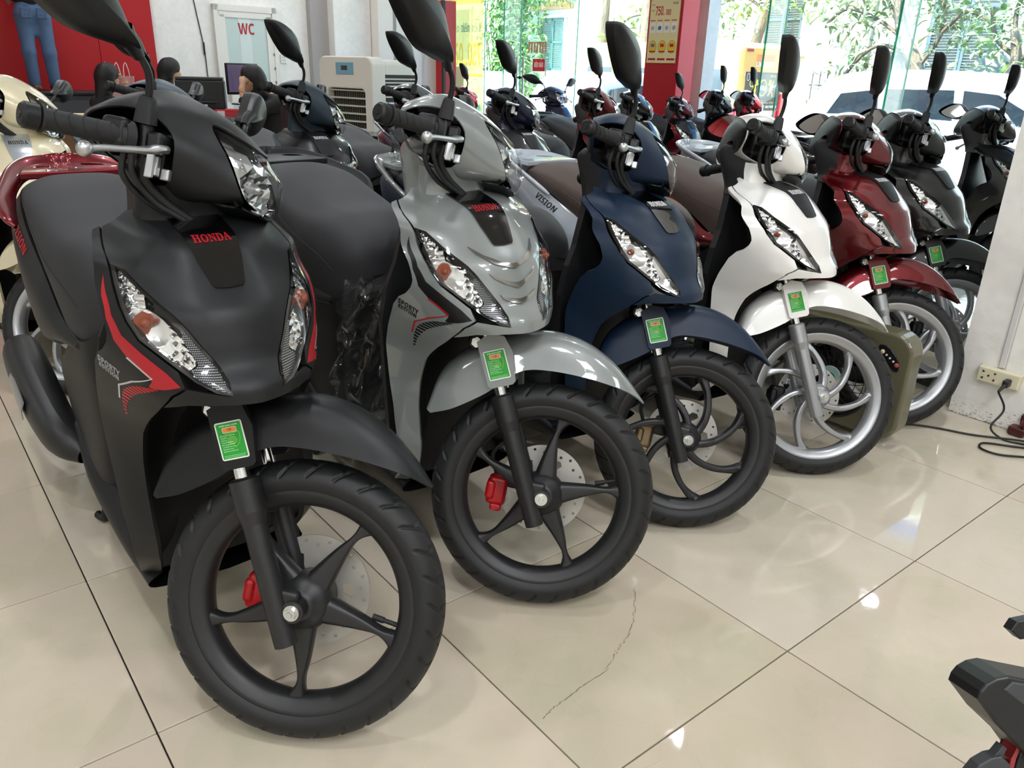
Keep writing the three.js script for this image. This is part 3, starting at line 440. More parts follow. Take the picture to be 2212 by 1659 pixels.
put('tail_light', join(rbox(0.05, 0.075, 0.14, 0.02, -1.685, 0.825, 0)), 'tail');
put('rear_fender', join(gridGeo((u, v) => { const a = 0.35 + u * 1.3, r = 0.315, z = (v - 0.5) * 0.15; return [-1.255 - r * Math.sin(a + 0.1) * 1.15, 0.3 + r * Math.cos(a + 0.1) * (1.2), z]; }, 14, 6, true), rbox(0.55, 0.2, 0.2, 0.05, -1.25, 0.7, 0)), 'plastic');
// --- engine, exhaust, rear wheel
put('engine', join(rbox(0.5, 0.2, 0.17, 0.05, -1.02, 0.32, -0.05), cyl([-1.0, 0.3, -0.16], [-1.0, 0.3, -0.1], 0.11, 0.12, 24), cyl([-1.25, 0.27, -0.16], [-1.25, 0.27, -0.07], 0.1, 0.1, 24), rbox(0.3, 0.12, 0.05, 0.02, -1.13, 0.29, -0.135), rbox(0.25, 0.16, 0.16, 0.03, -0.95, 0.46, 0.02), cyl([-1.25, 0.26, 0.12], [-1.25, 0.26, -0.12], 0.012)), 'engine');
put('muffler', join(blade([[-1.02, 0.22, 0.16, 0.03, 0.03], [-1.1, 0.25, 0.2, 0.055, 0.05], [-1.3, 0.29, 0.215, 0.07, 0.058], [-1.52, 0.34, 0.22, 0.072, 0.058], [-1.6, 0.36, 0.22, 0.06, 0.05], [-1.62, 0.365, 0.22, 0.02, 0.02]], [0, 1, 0], { n: 20, m: 18, pw: 0.9 }), tube([[-0.85, 0.22, 0.06], [-0.93, 0.19, 0.12], [-1.05, 0.22, 0.16]], 0.018, 14, 8)), 'castBlack');
put('heat_shield', plate((u, v) => { const a = (v - 0.5) * 1.9, x = -1.15 - u * 0.36; return [x, 0.262 + u * 0.068 + 0.072 * Math.sin(a), 0.217 + 0.0605 * Math.cos(a)]; }, rectIn(0.25, 0.8, 0.42, 0.82), { h: 0.003, seg: 0.03 }), 'alloy', { in: 'muffler' });
put('centre_stand', join(tube([[-0.98, 0.2, 0.1], [-1.0, 0.1, 0.13], [-1.02, 0.012, 0.15], [-1.05, 0.012, 0.16]], 0.012, 16, 8), tube([[-0.98, 0.2, -0.1], [-1.0, 0.1, -0.13], [-1.02, 0.012, -0.15], [-1.05, 0.012, -0.16]], 0.012, 16, 8), cyl([-0.99, 0.15, 0.11], [-0.99, 0.15, -0.11], 0.011)), 'plasticFine');
// --- wheels
function tyreGeo(R, W, nT) {
  const N = 660, m = 34;
  return gridGeo((u, v) => {
    const th = u * Math.PI * 2, t = (v - 0.5) * 4.1, a = Math.abs(t), side = t > 0 ? 1 : 0;
    let r = R - 0.038 + 0.038 * Math.cos(t), z = W * Math.sin(t) * (a > 1.57 ? 1 - 0.1 * (a - 1.57) : 1), d = 0;
    const ph = ((u * nT + side * 0.5) % 1 + 1) % 1, slope = (x) => ((ph - x + 1.5) % 1) - 0.5, pitch = 2 * Math.PI * R / nT;
    if (a > 0.08 && a < 1.32) { const w = Math.abs(slope(0.25 + a * 0.55)) * pitch; d = Math.max(d, 1 - (w / 0.005) ** 2); if (a > 0.3 && a < 0.62) { const w2 = Math.abs(slope(0.95 - a * 0.5)) * pitch; d = Math.max(d, 1 - (w2 / 0.0038) ** 2); } }
    if (a > 1.62 && a < 1.68) d = Math.max(d, 0.35);
    const k = 0.0046 * Math.max(0, d); r -= k * Math.cos(t); z -= k * Math.sin(t);
    return [r * Math.cos(th), r * Math.sin(th), z];
  }, N, m, true);
}
const tyreG = tyreGeo(0.275, 0.041, 30);
const rimRing = (R) => new THREE.LatheGeometry([[R - 0.012, -0.026], [R + 0.006, -0.034], [R + 0.009, -0.031], [R + 0.006, -0.026], [R - 0.008, -0.02], [R - 0.02, -0.012], [R - 0.024, 0], [R - 0.02, 0.012], [R - 0.008, 0.02], [R + 0.006, 0.026], [R + 0.009, 0.031], [R + 0.006, 0.034], [R - 0.003, 0.033], [R - 0.006, 0.029], [R - 0.016, 0.027], [R - 0.026, 0.016], [R - 0.029, 0], [R - 0.026, -0.016], [R - 0.016, -0.027], [R - 0.006, -0.029]].map((p) => new THREE.Vector2(...p)), 120).rotateX(Math.PI / 2);
const hub = (r) => join(lathe([[0.012, -0.052], [r * 0.7, -0.052], [r * 0.86, -0.044], [r * 0.9, -0.02], [r, 0.004], [r * 0.97, 0.02], [r * 0.74, 0.034], [r * 0.5, 0.042], [r * 0.46, 0.05], [0.016, 0.05], [0.012, 0.04]], 40).rotateX(Math.PI / 2));
function spokes(n, sweep, shape, a0) {
  const g = [];
  for (let i = 0; i < n; i++) for (const [ofs, sw, wk] of shape) {
    const pts = []; for (let k = 0; k <= 10; k++) { const t = k / 10, r = 0.034 + t * 0.166, a = a0 + i / n * Math.PI * 2 + sweep(t) * sw + ofs(t); pts.push([r * Math.cos(a), r * Math.sin(a), 0.008 - 0.006 * t, wk(t), 0.02 - 0.006 * t + (t > 0.9 ? 0.004 : 0)]); }
    g.push(blade(pts, [-Math.sin(a0 + i / n * 6.283 + 0.1), Math.cos(a0 + i / n * 6.283 + 0.1), 0], { n: 22, m: 10, pw: 0.6 }));
  }
  return join(g);
}
const rim5 = join(rimRing(0.214), hub(0.058), spokes(5, (t) => 0.16 * t * (1 - t) - 0.05 * t, [[() => 0, 1, (t) => 0.03 - 0.024 * Math.min(1, t * 1.35) + (t > 0.72 ? 0.16 * (t - 0.72) ** 1.7 : 0)]], -0.1));
const rim7 = join(rimRing(0.214), hub(0.05), spokes(7, (t) => 0.95 * t ** 0.8, [[() => 0, 1, (t) => 0.0125 - 0.0045 * t + (t > 0.68 ? 0.055 * (t - 0.68) ** 1.5 : 0)], [(t) => 0.13 * Math.sin(t * 2.6) * (1 - t), 1, (t) => 0.005 - 0.002 * t]], 0.2));
const wc = (g) => g.translate(0, 0.275, 0);
put('front_wheel', wc(rim5.clone()), 'wheel', { steer: 1, only: 'rim5', spin: 1 });
put('front_wheel', wc(rim7.clone()), 'wheel', { steer: 1, only: 'rim7', spin: 1 });
put('front_tyre', wc(tyreG.clone()), 'tyre', { steer: 1, spin: 1 });
{ const v = join(cyl([0.186, 0, -0.004], [0.15, 0, -0.008], 0.0045), cyl([0.158, 0, -0.007], [0.135, 0, -0.01], 0.0062)); put('valve_stem', wc(v), 'rubber', { steer: 1, spin: 1 }); }
{ const sh = new THREE.Shape(); sh.absarc(0, 0, 0.112, 0, Math.PI * 2, false); const hole = (x, y, r) => { const p = new THREE.Path(); p.absarc(x, y, r, 0, Math.PI * 2, true); sh.holes.push(p); }; 
  const slots = 6; for (let i = 0; i < 26; i++) { const a = i / 26 * 6.283, r = [0.102, 0.093][i % 2]; hole(r * Math.cos(a), r * Math.sin(a), 0.0036); }
  for (let i = 0; i < slots; i++) { const a = i / slots * 6.283, q = (r, b) => new THREE.Vector2(r * Math.cos(a + b), r * Math.sin(a + b)); sh.holes.push(new THREE.Path([q(0.056, 0.1), q(0.076, -0.02), q(0.083, 0.1), q(0.08, 0.3), q(0.07, 0.38), q(0.058, 0.42)].map((p) => p))); }
  hole(0, 0, 0.035);
  put('brake_disc', new THREE.ExtrudeGeometry(sh, { depth: 0.0035, bevelEnabled: false, curveSegments: 40 }).translate(0, 0.275, -0.062), 'steel', { steer: 1 }); }
put('brake_caliper', join(rbox(0.05, 0.075, 0.05, 0.012, -0.112, 0.25, -0.062), rbox(0.025, 0.05, 0.06, 0.01, -0.128, 0.25, -0.062), cyl([-0.09, 0.285, -0.062], [-0.06, 0.31, -0.075], 0.012), rbox(0.03, 0.018, 0.055, 0.006, -0.108, 0.208, -0.062), cyl([-0.112, 0.206, -0.03], [-0.112, 0.206, -0.095], 0.006)), 'caliper', { steer: 1 });
put('brake_hose', tube([[-0.12, 0.285, -0.07], [-0.14, 0.34, -0.065], [-0.1, 0.4, -0.06], [-0.13, 0.47, -0.075], [-0.17, 0.56, -0.07]], 0.0055, 30, 8), 'rubber', { steer: 1 });
const rearSpin = new THREE.Vector3(-1.255, 0.262, 0);
put('rear_wheel', rim7.clone().scale(0.92, 0.92, 1.1).translate(-1.255, 0.26, 0), 'wheel');
put('rear_tyre', tyreG.clone().scale(0.945, 0.945, 1.12).translate(-1.255, 0.26, 0), 'tyre');
// --- fork, fender
const along = (t, z) => [-0.035 - 0.4226 * t, 0.275 + 0.9063 * t, z];
for (const s of [1, -1]) {
  const z = s * 0.066;
  put('fork_leg', join(cyl(along(-0.075, z), along(0.03, z), 0.0215, 0.0225, 28), cyl(along(0.03, z), along(0.16, z), 0.0225, 0.0225, 28), cyl(along(0.16, z), along(0.185, z), 0.0225, 0.0275, 28), cyl(along(0.185, z), along(0.245, z), 0.0275, 0.0275, 28), cyl(along(0.245, z), along(0.25, z), 0.0275, 0.021, 28), cyl([0, 0.275, z - 0.016], [0, 0.275, z + 0.013], 0.021, 0.021, 24), rbox(0.05, 0.05, 0.024, 0.008, -0.02, 0.285, z - s * 0.004), s < 0 ? rbox(0.06, 0.06, 0.02, 0.006, -0.06, 0.29, z) : cyl(along(0.02, z), along(0.1, z - 0.006), 0.018, 0.012)), 'fork', { steer: 1, tag: s > 0 ? 'R' : 'L' });
  put('fork_tube', cyl(along(0.24, z), along(0.46, z), 0.0145, 0.0145, 24), 'chrome', { steer: 1, in: 'fork_leg' });
}
put('axle_nut', join(cyl([0, 0.275, 0.079], [0, 0.275, 0.084], 0.0155, 0.015, 20), cyl([0, 0.275, 0.083], [0, 0.275, 0.092], 0.0115, 0.011, 6), cyl([0, 0.275, 0.091], [0, 0.275, 0.096], 0.0065, 0.005, 14), cyl([0, 0.275, 0.04], [0, 0.275, 0.058], 0.012, 0.012, 18)), 'bolt', { steer: 1 });
put('pinch_bolt', join(cyl([-0.222, 0.613, 0.064], [-0.222, 0.613, 0.072], 0.0135, 0.013, 6), cyl([-0.222, 0.613, 0.07], [-0.222, 0.613, 0.079], 0.0085, 0.0075, 16)), 'bolt', { steer: 1 });
put('fork_bridge', join(rbox(0.06, 0.05, 0.12, 0.015, -0.215, 0.625, 0), cyl(along(0.4, 0), along(0.75, 0), 0.026), cyl([-0.225, 0.613, -0.07], [-0.225, 0.613, 0.066], 0.015)), 'plasticFine', { steer: 1 });
const fend = fullNet([[[-0.317, 0.437, 0], [-0.316, 0.434, 0.035], [-0.312, 0.43, 0.052], [-0.302, 0.425, 0.058]], [[-0.303, 0.52, 0], [-0.3, 0.512, 0.036], [-0.288, 0.488, 0.058], [-0.25, 0.447, 0.068]], [[-0.266, 0.578, 0], [-0.262, 0.57, 0.038], [-0.245, 0.548, 0.062], [-0.178, 0.498, 0.0745]], [[-0.21, 0.622, 0], [-0.206, 0.616, 0.04], [-0.19, 0.597, 0.064], [-0.14, 0.538, 0.078]], [[-0.135, 0.655, 0], [-0.132, 0.648, 0.042], [-0.122, 0.627, 0.064], [-0.095, 0.57, 0.077]], [[-0.055, 0.675, 0], [-0.053, 0.667, 0.042], [-0.046, 0.64, 0.062], [-0.03, 0.58, 0.073]], [[0.022, 0.668, 0], [0.025, 0.66, 0.038], [0.034, 0.632, 0.056], [0.05, 0.579, 0.066]], [[0.092, 0.64, 0], [0.095, 0.631, 0.032], [0.104, 0.61, 0.046], [0.12, 0.571, 0.055]], [[0.152, 0.596, 0], [0.154, 0.59, 0.022], [0.159, 0.579, 0.033], [0.168, 0.56, 0.038]], [[0.203, 0.546, 0], [0.203, 0.5455, 0.005], [0.203, 0.545, 0.009], [0.203, 0.5435, 0.011]]]);
const plateOn = (x, y) => { const d = [0.85, 0.4], c = [-0.163, 0.571], k = [-0.44, 0.9]; return [c[0] + 0.906 * x + -0.4226 * y, c[1] + 0.4226 * x * 0.9 + 0.9063 * y, 0.0905 + (Math.abs(x) + Math.abs(y)) * 0.004]; };
const rr = (w, h, r, n = 4) => { const o = []; for (const [sx, sy, a] of [[1, 1, 0], [-1, 1, 1], [-1, -1, 2], [1, -1, 3]]) for (let i = 0; i <= n; i++) { const t = (a + i / n) * Math.PI / 2; o.push([sx * (w / 2 - r) + r * Math.cos(t), sy * (h / 2 - r) + r * Math.sin(t)]); } return o; };
put('front_fender', join(plate(fend, rectIn(0, 1, 0, 1), { h: 0.0035, seg: 0.014, flip: true }), plate(plateOn, [[-0.034, 0.062], [0.0, 0.075], [0.034, 0.062], [0.045, 0.02], [0.034, -0.047], [0.026, -0.053], [-0.026, -0.053], [-0.034, -0.047]], { h: 0.02, seg: 0.03 }), mirrorZ(plate(plateOn, [[-0.034, 0.062], [0.0, 0.075], [0.034, 0.062], [0.045, 0.02], [0.034, -0.047], [0.026, -0.053], [-0.026, -0.053], [-0.034, -0.047]], { h: 0.02, seg: 0.03 }))), 'paint', { steer: 1 });
put('energy_label', plate(plateOn, rr(0.0525, 0.0705, 0.004), { h: 0.0008, off: 0.001, seg: 0.05 }), 'energy', { steer: 1, in: 'front_fender', only: 'label' });
// --- handlebar cover with its side openings, headlight, controls
const cowlHalf = [[[-0.229, 1.094, 0], [-0.258, 1.109, 0.048], [-0.3, 1.119, 0.088], [-0.256, 1.062, 0.0955], [-0.227, 1.009, 0.083], [-0.236, 0.998, 0.045], [-0.238, 0.996, 0]], [[-0.306, 1.145, 0], [-0.314, 1.142, 0.056], [-0.336, 1.122, 0.118], [-0.305, 1.06, 0.137], [-0.282, 0.998, 0.1], [-0.288, 0.991, 0.05], [-0.29, 0.99, 0]], [[-0.385, 1.172, 0], [-0.388, 1.164, 0.072], [-0.384, 1.118, 0.16], [-0.364, 1.058, 0.172], [-0.345, 0.988, 0.106], [-0.35, 0.985, 0.05], [-0.35, 0.985, 0]], [[-0.43, 1.168, 0], [-0.432, 1.158, 0.078], [-0.438, 1.104, 0.177], [-0.425, 1.05, 0.176], [-0.41, 1.005, 0.104], [-0.41, 1.0, 0.05], [-0.41, 1.0, 0]], [[-0.478, 1.145, 0], [-0.478, 1.136, 0.08], [-0.472, 1.086, 0.178], [-0.466, 1.05, 0.172], [-0.46, 1.03, 0.095], [-0.46, 1.03, 0.05], [-0.46, 1.03, 0]]];
const cowl = fullNet(cowlHalf);
const openR = smooth([[0.335, 0.735], [0.42, 0.695], [0.6, 0.675], [0.78, 0.672], [0.95, 0.68], [0.97, 0.75], [0.95, 0.83], [0.8, 0.84], [0.6, 0.83], [0.42, 0.795]], 4), openL = openR.map(([u, v]) => [u, 1 - v]);
put('handlebar_cover', plate(cowl, [...Array.from({ length: 24 }, (_, i) => [0, 1 - i / 24]), [0, 0], ...Array.from({ length: 24 }, (_, i) => [1, i / 24]), [1, 1]], { holes: [openR, openL], h: 0.0035, seg: 0.014, flip: true }), 'paint', { steer: 1 });
put('meter_panel', join(gridGeo(fullNet([[[-0.478, 1.145, 0], [-0.478, 1.136, 0.08], [-0.472, 1.086, 0.176], [-0.466, 1.055, 0.168], [-0.46, 1.03, 0.095]], [[-0.485, 1.12, 0], [-0.485, 1.115, 0.07], [-0.482, 1.08, 0.15], [-0.475, 1.058, 0.145], [-0.468, 1.036, 0.09]], [[-0.485, 1.07, 0], [-0.485, 1.07, 0.04], [-0.482, 1.062, 0.07], [-0.476, 1.05, 0.06], [-0.468, 1.04, 0.04]]]), 10, 20, true)), 'plasticFine', { steer: 1 });
for (const s of [1, -1]) { const turn = (g) => s > 0 ? g : mirrorZ(g), slot = smooth([[0.27, 0.7], [0.33, 0.685], [0.39, 0.677], [0.4, 0.681], [0.36, 0.692], [0.3, 0.704]], 3); put('trim_strip', turn(plate(cowl, [[0.3, 0.655], [0.4, 0.652], [0.47, 0.654], [0.47, 0.661], [0.4, 0.66], [0.3, 0.6595]], { h: 0.004, off: 0.002, seg: 0.012, flip: true })), 'plasticFine', { steer: 1, in: 'handlebar_cover' }); put('vent', turn(plate(cowl, slot, { h: 0.001, off: 0.0009, seg: 0.012, flip: true })), 'gloss', { steer: 1, in: 'handlebar_cover' }); }
put('handlebar', join(tube([[-0.455, 1.045, 0.26], [-0.4, 1.055, 0.18], [-0.35, 1.06, 0.1], [-0.33, 1.06, 0], [-0.35, 1.06, -0.1], [-0.4, 1.055, -0.18], [-0.455, 1.045, -0.26]], 0.0125, 40, 10), rbox(0.1, 0.09, 0.2, 0.02, -0.38, 1.06, 0), rbox(0.1, 0.08, 0.12, 0.02, -0.34, 1.06, 0),
  ...[1, -1].map((s) => join(rbox(0.045, 0.05, 0.05, 0.01, -0.405, 1.062, s * 0.185), rbox(0.03, 0.03, 0.06, 0.008, -0.35, 1.062, s * 0.15), cyl([-0.372, 1.085, s * 0.165], [-0.372, 1.04, s * 0.165], 0.013), rbox(0.022, 0.05, 0.03, 0.006, -0.355, 1.03, s * 0.13)))), 'plasticFine', { steer: 1 });
put('cables', join(tube([[-0.4, 1.045, 0.17], [-0.405, 1.0, 0.16], [-0.38, 0.965, 0.12], [-0.33, 0.94, 0.07], [-0.3, 0.9, 0.03]], 0.006, 30, 7), tube([[-0.385, 1.045, 0.175], [-0.385, 1.005, 0.165], [-0.36, 0.965, 0.125], [-0.315, 0.94, 0.08], [-0.29, 0.9, 0.04]], 0.0055, 30, 7), tube([[-0.365, 1.035, 0.16], [-0.37, 1.0, 0.15], [-0.35, 0.97, 0.115], [-0.31, 0.945, 0.07]], 0.0075, 30, 7)), 'rubber', { steer: 1 });
{ const lensNet = fullNet([[[-0.226, 1.09, 0], [-0.254, 1.106, 0.046], [-0.292, 1.115, 0.083], [-0.297, 1.117, 0.087]], [[-0.203, 1.058, 0], [-0.213, 1.064, 0.05], [-0.24, 1.07, 0.084], [-0.256, 1.07, 0.093]], [[-0.196, 1.03, 0], [-0.203, 1.032, 0.045], [-0.222, 1.034, 0.078], [-0.236, 1.034, 0.0885]], [[-0.196, 1.005, 0], [-0.2, 1.005, 0.035], [-0.212, 1.004, 0.06], [-0.222, 1.004, 0.073]], [[-0.202, 0.985, 0], [-0.203, 0.986, 0.015], [-0.206, 0.988, 0.027], [-0.209, 0.989, 0.032]]]);
  put('headlight', join(plate((u, v) => { const p = lensNet(u, v); return [p[0] - 0.1, p[1] + 0.004, p[2] * 0.7]; }, rectIn(0.06, 0.94, 0.04, 0.96), { h: 0.006, seg: 0.02, flip: true }), gridGeo((u, v) => { const p = lensNet(0.02 + 0.96 * u, v < 0.5 ? 0.02 : 0.98), k = v < 0.5 ? 1 - v * 2 : v * 2 - 1; return [p[0] - 0.002 - 0.07 * (1 - k), p[1], p[2] * (0.84 + 0.15 * k)]; }, 12, 10)), 'gloss', { steer: 1 });
  const cut = (u, v) => { const p = lensNet(u, v), q = Math.sin(Math.round(v * 11) * 2.4 + Math.round(u * 6) * 3.1) * 0.003; return [p[0] - 0.022 - 0.035 * Math.max(0, 1 - ((v - 0.5) / 0.3) ** 2 - ((u - 0.62) / 0.4) ** 2) + q, p[1] + q * 0.5, p[2] * 0.93]; };
  const g = flat(gridGeo(cut, 9, 14, true)); g.computeVertexNormals(); put('reflector', g, 'reflector', { steer: 1, in: 'headlight', flat: 1 });
  put('lens', plate(lensNet, rectIn(0.0, 1, 0.005, 0.995), { h: 0, seg: 0.014, flip: true }), 'glass', { steer: 1, in: 'headlight' });
  put('bulb', join(ball(-0.238, 1.032, 0, 0.0075, 1.4, 1, 1), cyl([-0.26, 1.032, 0], [-0.24, 1.032, 0], 0.009)), 'alloy', { steer: 1, in: 'headlight' });
  put('lower_garnish', plate((u, v) => crList([[[-0.238, 0.998, -0.082], [-0.232, 0.99, -0.04], [-0.23, 0.988, 0], [-0.232, 0.99, 0.04], [-0.238, 0.998, 0.082]], [[-0.24, 0.985, -0.07], [-0.21, 0.982, -0.03], [-0.206, 0.98, 0], [-0.21, 0.982, 0.03], [-0.24, 0.985, 0.07]], [[-0.28, 0.985, -0.07], [-0.27, 0.975, -0.03], [-0.265, 0.972, 0], [-0.27, 0.975, 0.03], [-0.28, 0.985, 0.07]]].map((r) => crList(r, v)), u), RECT, { h: 0.004, seg: 0.02, flip: true }), 'plasticFine', { steer: 1 }); }
for (const s of [1, -1]) {
  const turn = (g) => s > 0 ? g : mirrorZ(g), tag = s > 0 ? 'R' : 'L';
  const a = [-0.397, 1.058, 0.191], b = [-0.472, 1.047, 0.289], d = [b[0] - a[0], b[1] - a[1], b[2] - a[2]], at = (t) => [a[0] + d[0] * t, a[1] + d[1] * t, a[2] + d[2] * t], g = [];
  g.push(cyl(at(-0.12), at(0.0), 0.027, 0.026, 24), cyl(at(0), at(0.06), 0.0235, 0.0215, 24), cyl(at(0.06), at(0.97), 0.0182, 0.0172, 24), cyl(at(0.97), at(1.0), 0.0225, 0.0225, 24));
  for (let i = 0; i < 5; i++) { const T = V3(...d).normalize(), U = V3(0, 1, 0).cross(T).normalize(), W = T.clone().cross(U), o = []; for (let k = 0; k <= 14; k++) { const an = -0.6 + k * 0.28, p = at(0.14 + i * 0.165 + 0.06 * Math.sin(k * 0.42)); o.push([p[0] + (U.x * Math.cos(an) + W.x * Math.sin(an)) * 0.0178, p[1] + (U.y * Math.cos(an) + W.y * Math.sin(an)) * 0.0178, p[2] + (U.z * Math.cos(an) + W.z * Math.sin(an)) * 0.0178]); } g.push(tube(o, 0.0013, 28, 5)); }
  put('grip', turn(join(g)), 'rubber', { steer: 1, tag });
  const bl = d.map((v) => v / Math.hypot(...d)), pt = (t) => [b[0] + bl[0] * t, b[1] + bl[1] * t, b[2] + bl[2] * t];
  put('bar_end', turn(join(cyl(pt(0.003), pt(0.022), 0.0205, 0.0205, 26), cyl(pt(0.022), pt(0.027), 0.0205, 0.016, 26), cyl(pt(0.027), pt(0.0285), 0.0075, 0.007, 6))), 'plasticFine', { steer: 1, in: 'grip' });
  put('brake_lever', turn(join(blade([[-0.338, 1.052, 0.163, 0.012, 0.0075], [-0.335, 1.048, 0.185, 0.0125, 0.007], [-0.343, 1.04, 0.205, 0.0095, 0.006], [-0.355, 1.03, 0.245, 0.0075, 0.0055], [-0.368, 1.02, 0.285, 0.007, 0.0055], [-0.377, 1.012, 0.308, 0.007, 0.006]], [1, 0, 0], { n: 26, m: 12 }), ball(-0.378, 1.011, 0.31, 0.0125), cyl([-0.345, 1.064, 0.166], [-0.345, 1.042, 0.166], 0.008, 0.008, 12))), 'alloy', { steer: 1, tag });
  put('lever_bracket', turn(join(rbox(0.022, 0.034, 0.014, 0.003, -0.352, 1.022, 0.163), rbox(0.014, 0.04, 0.008, 0.002, -0.352, 1.02, 0.172), rbox(0.03, 0.014, 0.03, 0.004, -0.362, 1.05, 0.155), rbox(0.016, 0.02, 0.012, 0.003, -0.335, 1.012, 0.148))), 'alloy', { steer: 1, in: 'brake_lever' });
  // mirror
  const stem = (r) => tube([[-0.372, 1.1, 0.172], [-0.371, 1.125, 0.176], [-0.368, 1.152, 0.184], [-0.37, 1.172, 0.195], [-0.38, 1.192, 0.215]], r, 24, 10);
  const outline = smooth([[0.212, 1.194], [0.262, 1.186], [0.314, 1.183], [0.37, 1.203], [0.425, 1.233], [0.452, 1.259], [0.444, 1.272], [0.4, 1.286], [0.345, 1.289], [0.3, 1.277], [0.265, 1.248], [0.236, 1.215]], 4);
  const mx = (z) => -0.385 - 0.085 * Math.max(0, (z - 0.22)) / 0.24, cz = 0.33, cy = 1.237;
  const shell = (u, v) => { const k = u, p = outline[Math.floor(v * outline.length) % outline.length], q = outline[(Math.floor(v * outline.length) + 1) % outline.length], f = v * outline.length % 1, z0 = p[0] + (q[0] - p[0]) * f, y0 = p[1] + (q[1] - p[1]) * f, rad = Math.sin(k * Math.PI / 2), z = cz + (z0 - cz) * rad, y = cy + (y0 - cy) * rad; return [mx(z) + 0.038 * Math.cos(k * Math.PI / 2) ** 0.8 - 0.002, y, z]; };
  const back = gridGeo(shell, 14, 48, true), rimGeo = gridGeo((u, v) => { const p = shell(1, v); return [p[0] - 0.02 * u, cy + (p[1] - cy) * (1 - 0.05 * u), cz + (p[2] - cz) * (1 - 0.05 * u)]; }, 3, 48, true);
  put('mirror', turn(join(back, rimGeo, blade([[-0.378, 1.185, 0.206, 0.008, 0.008], [-0.384, 1.2, 0.228, 0.014, 0.012], [-0.386, 1.21, 0.25, 0.02, 0.014]], [0, 1, -0.4], { n: 8, m: 10 }))), 'mirror', { steer: 1, tag });
  put('mirror_glass', turn(plate((z, y) => [mx(z) - 0.013 + 0.08 * (y - cy), y, z], outline.map(([z, y]) => [cz + (z - cz) * 0.9, cy + (y - cy) * 0.86]), { h: 0.002, seg: 0.05, flip: s < 0 ? true : true })), 'mirrorGlass', { steer: 1, in: 'mirror' });
  put('mirror_stem', turn(join(stem(0.0062))), 'plasticFine', { steer: 1, in: 'mirror' });
  put('mirror_boot', turn(join(blade([[-0.373, 1.088, 0.17, 0.017, 0.015], [-0.372, 1.106, 0.173, 0.0155, 0.0135], [-0.371, 1.128, 0.177, 0.0125, 0.011], [-0.3705, 1.132, 0.178, 0.008, 0.008]], [1, 0, 0], { n: 8, m: 14, pw: 0.5 }))), 'rubber', { steer: 1, in: 'mirror' });
}
// --- one scooter out of the kit
const RAKE = 0.4235, A0 = V3(-0.0626 * Math.cos(RAKE), 0.275 - 0.0626 * Math.sin(RAKE), 0), AX = V3(-Math.sin(RAKE), Math.cos(RAKE), 0);
const candy = (c) => M(c, 0.3, { metalness: 0.65, clearcoat: 1, clearcoatRoughness: 0.025 });
const paintOf = (c, matt) => matt ? M(c, 0.42, { specularIntensity: 0.6 }) : M(c, 0.34, { metalness: 0.15, clearcoat: 1, clearcoatRoughness: 0.025 });
function scooter(label, o, pose, group) {
  const [x, z, psi, st, scale = 1, lean = 0, lift = 0] = pose, r = THREE.MathUtils.degToRad;
  const root = thing('scooter', label, 'scooter', V3(x, lift, z), 0, group);
  const F = V3(Math.cos(r(psi)), 0, Math.sin(r(psi))), R = F.clone().cross(V3(0, 1, 0)), U = V3(0, 1, 0).multiplyScalar(Math.cos(r(lean))).addScaledVector(R, -Math.sin(r(lean)));
  root.quaternion.setFromRotationMatrix(new THREE.Matrix4().makeBasis(F, U, F.clone().cross(U))); root.scale.setScalar(scale);
  const q = new THREE.Quaternion().setFromAxisAngle(AX, r(st)), shift = A0.clone().sub(A0.clone().applyQuaternion(q));
  const made = {}, pal = { paint: o.paint, front: o.front ?? o.paint, paint2: o.paint2 ?? o.paint, emblem: o.emblem ?? mat.gloss, console: o.console ?? mat.plasticFine, badge: o.badge ?? mat.whiteInk, rail: o.rail ?? o.paint2 ?? o.paint, seat: o.seat ?? mat.seatBlack, wheel: o.wheel ?? mat.castSilver, fork: o.fork ?? mat.castSilver, caliper: o.caliper ?? mat.plasticFine, stripe: o.stripe ?? mat.redInk, pin: o.pin ?? mat.silverInk, sportInk: o.sportInk ?? mat.greyInk, sportInk2: o.sportInk2 ?? mat.greyInk, sideInk: o.sideInk ?? mat.blackInk, lampHouse: o.clearLamp ? mat.reflector : mat.gloss, grille: o.clearLamp ? mat.reflector : mat.mesh, amberRing: o.clearLamp ? mat.alloy : mat.amber, mirror: mat.plasticFine };
  for (const k of K) {
    if (k.only && !o.has.includes(k.only)) continue;
    if (o.skip?.includes(k.name)) continue;
    const parent = k.in ? made[k.in + (k.inTag ?? k.tag ?? '')] ?? made[k.in] : root;
    if (!parent) continue;
    const m = part(parent, k.name, k.geo, pal[k.m] ?? mat[k.m]);
    if (k.steer && !k.in) { m.quaternion.copy(q); m.position.copy(shift); if (k.spin) { const c = V3(0, 0.275, 0), w = new THREE.Quaternion().setFromAxisAngle(V3(0, 0, 1), o.spin ?? 0), f = q.clone().multiply(w); m.position.copy(c.clone().applyQuaternion(q).add(shift)).sub(c.clone().applyQuaternion(f)); m.quaternion.copy(f); } }
    if (!k.in) { made[k.name + (k.tag ?? '')] = m; }
    made[k.name] ??= m; if (!k.in) made[k.name] = m;
  }
  return root;
}
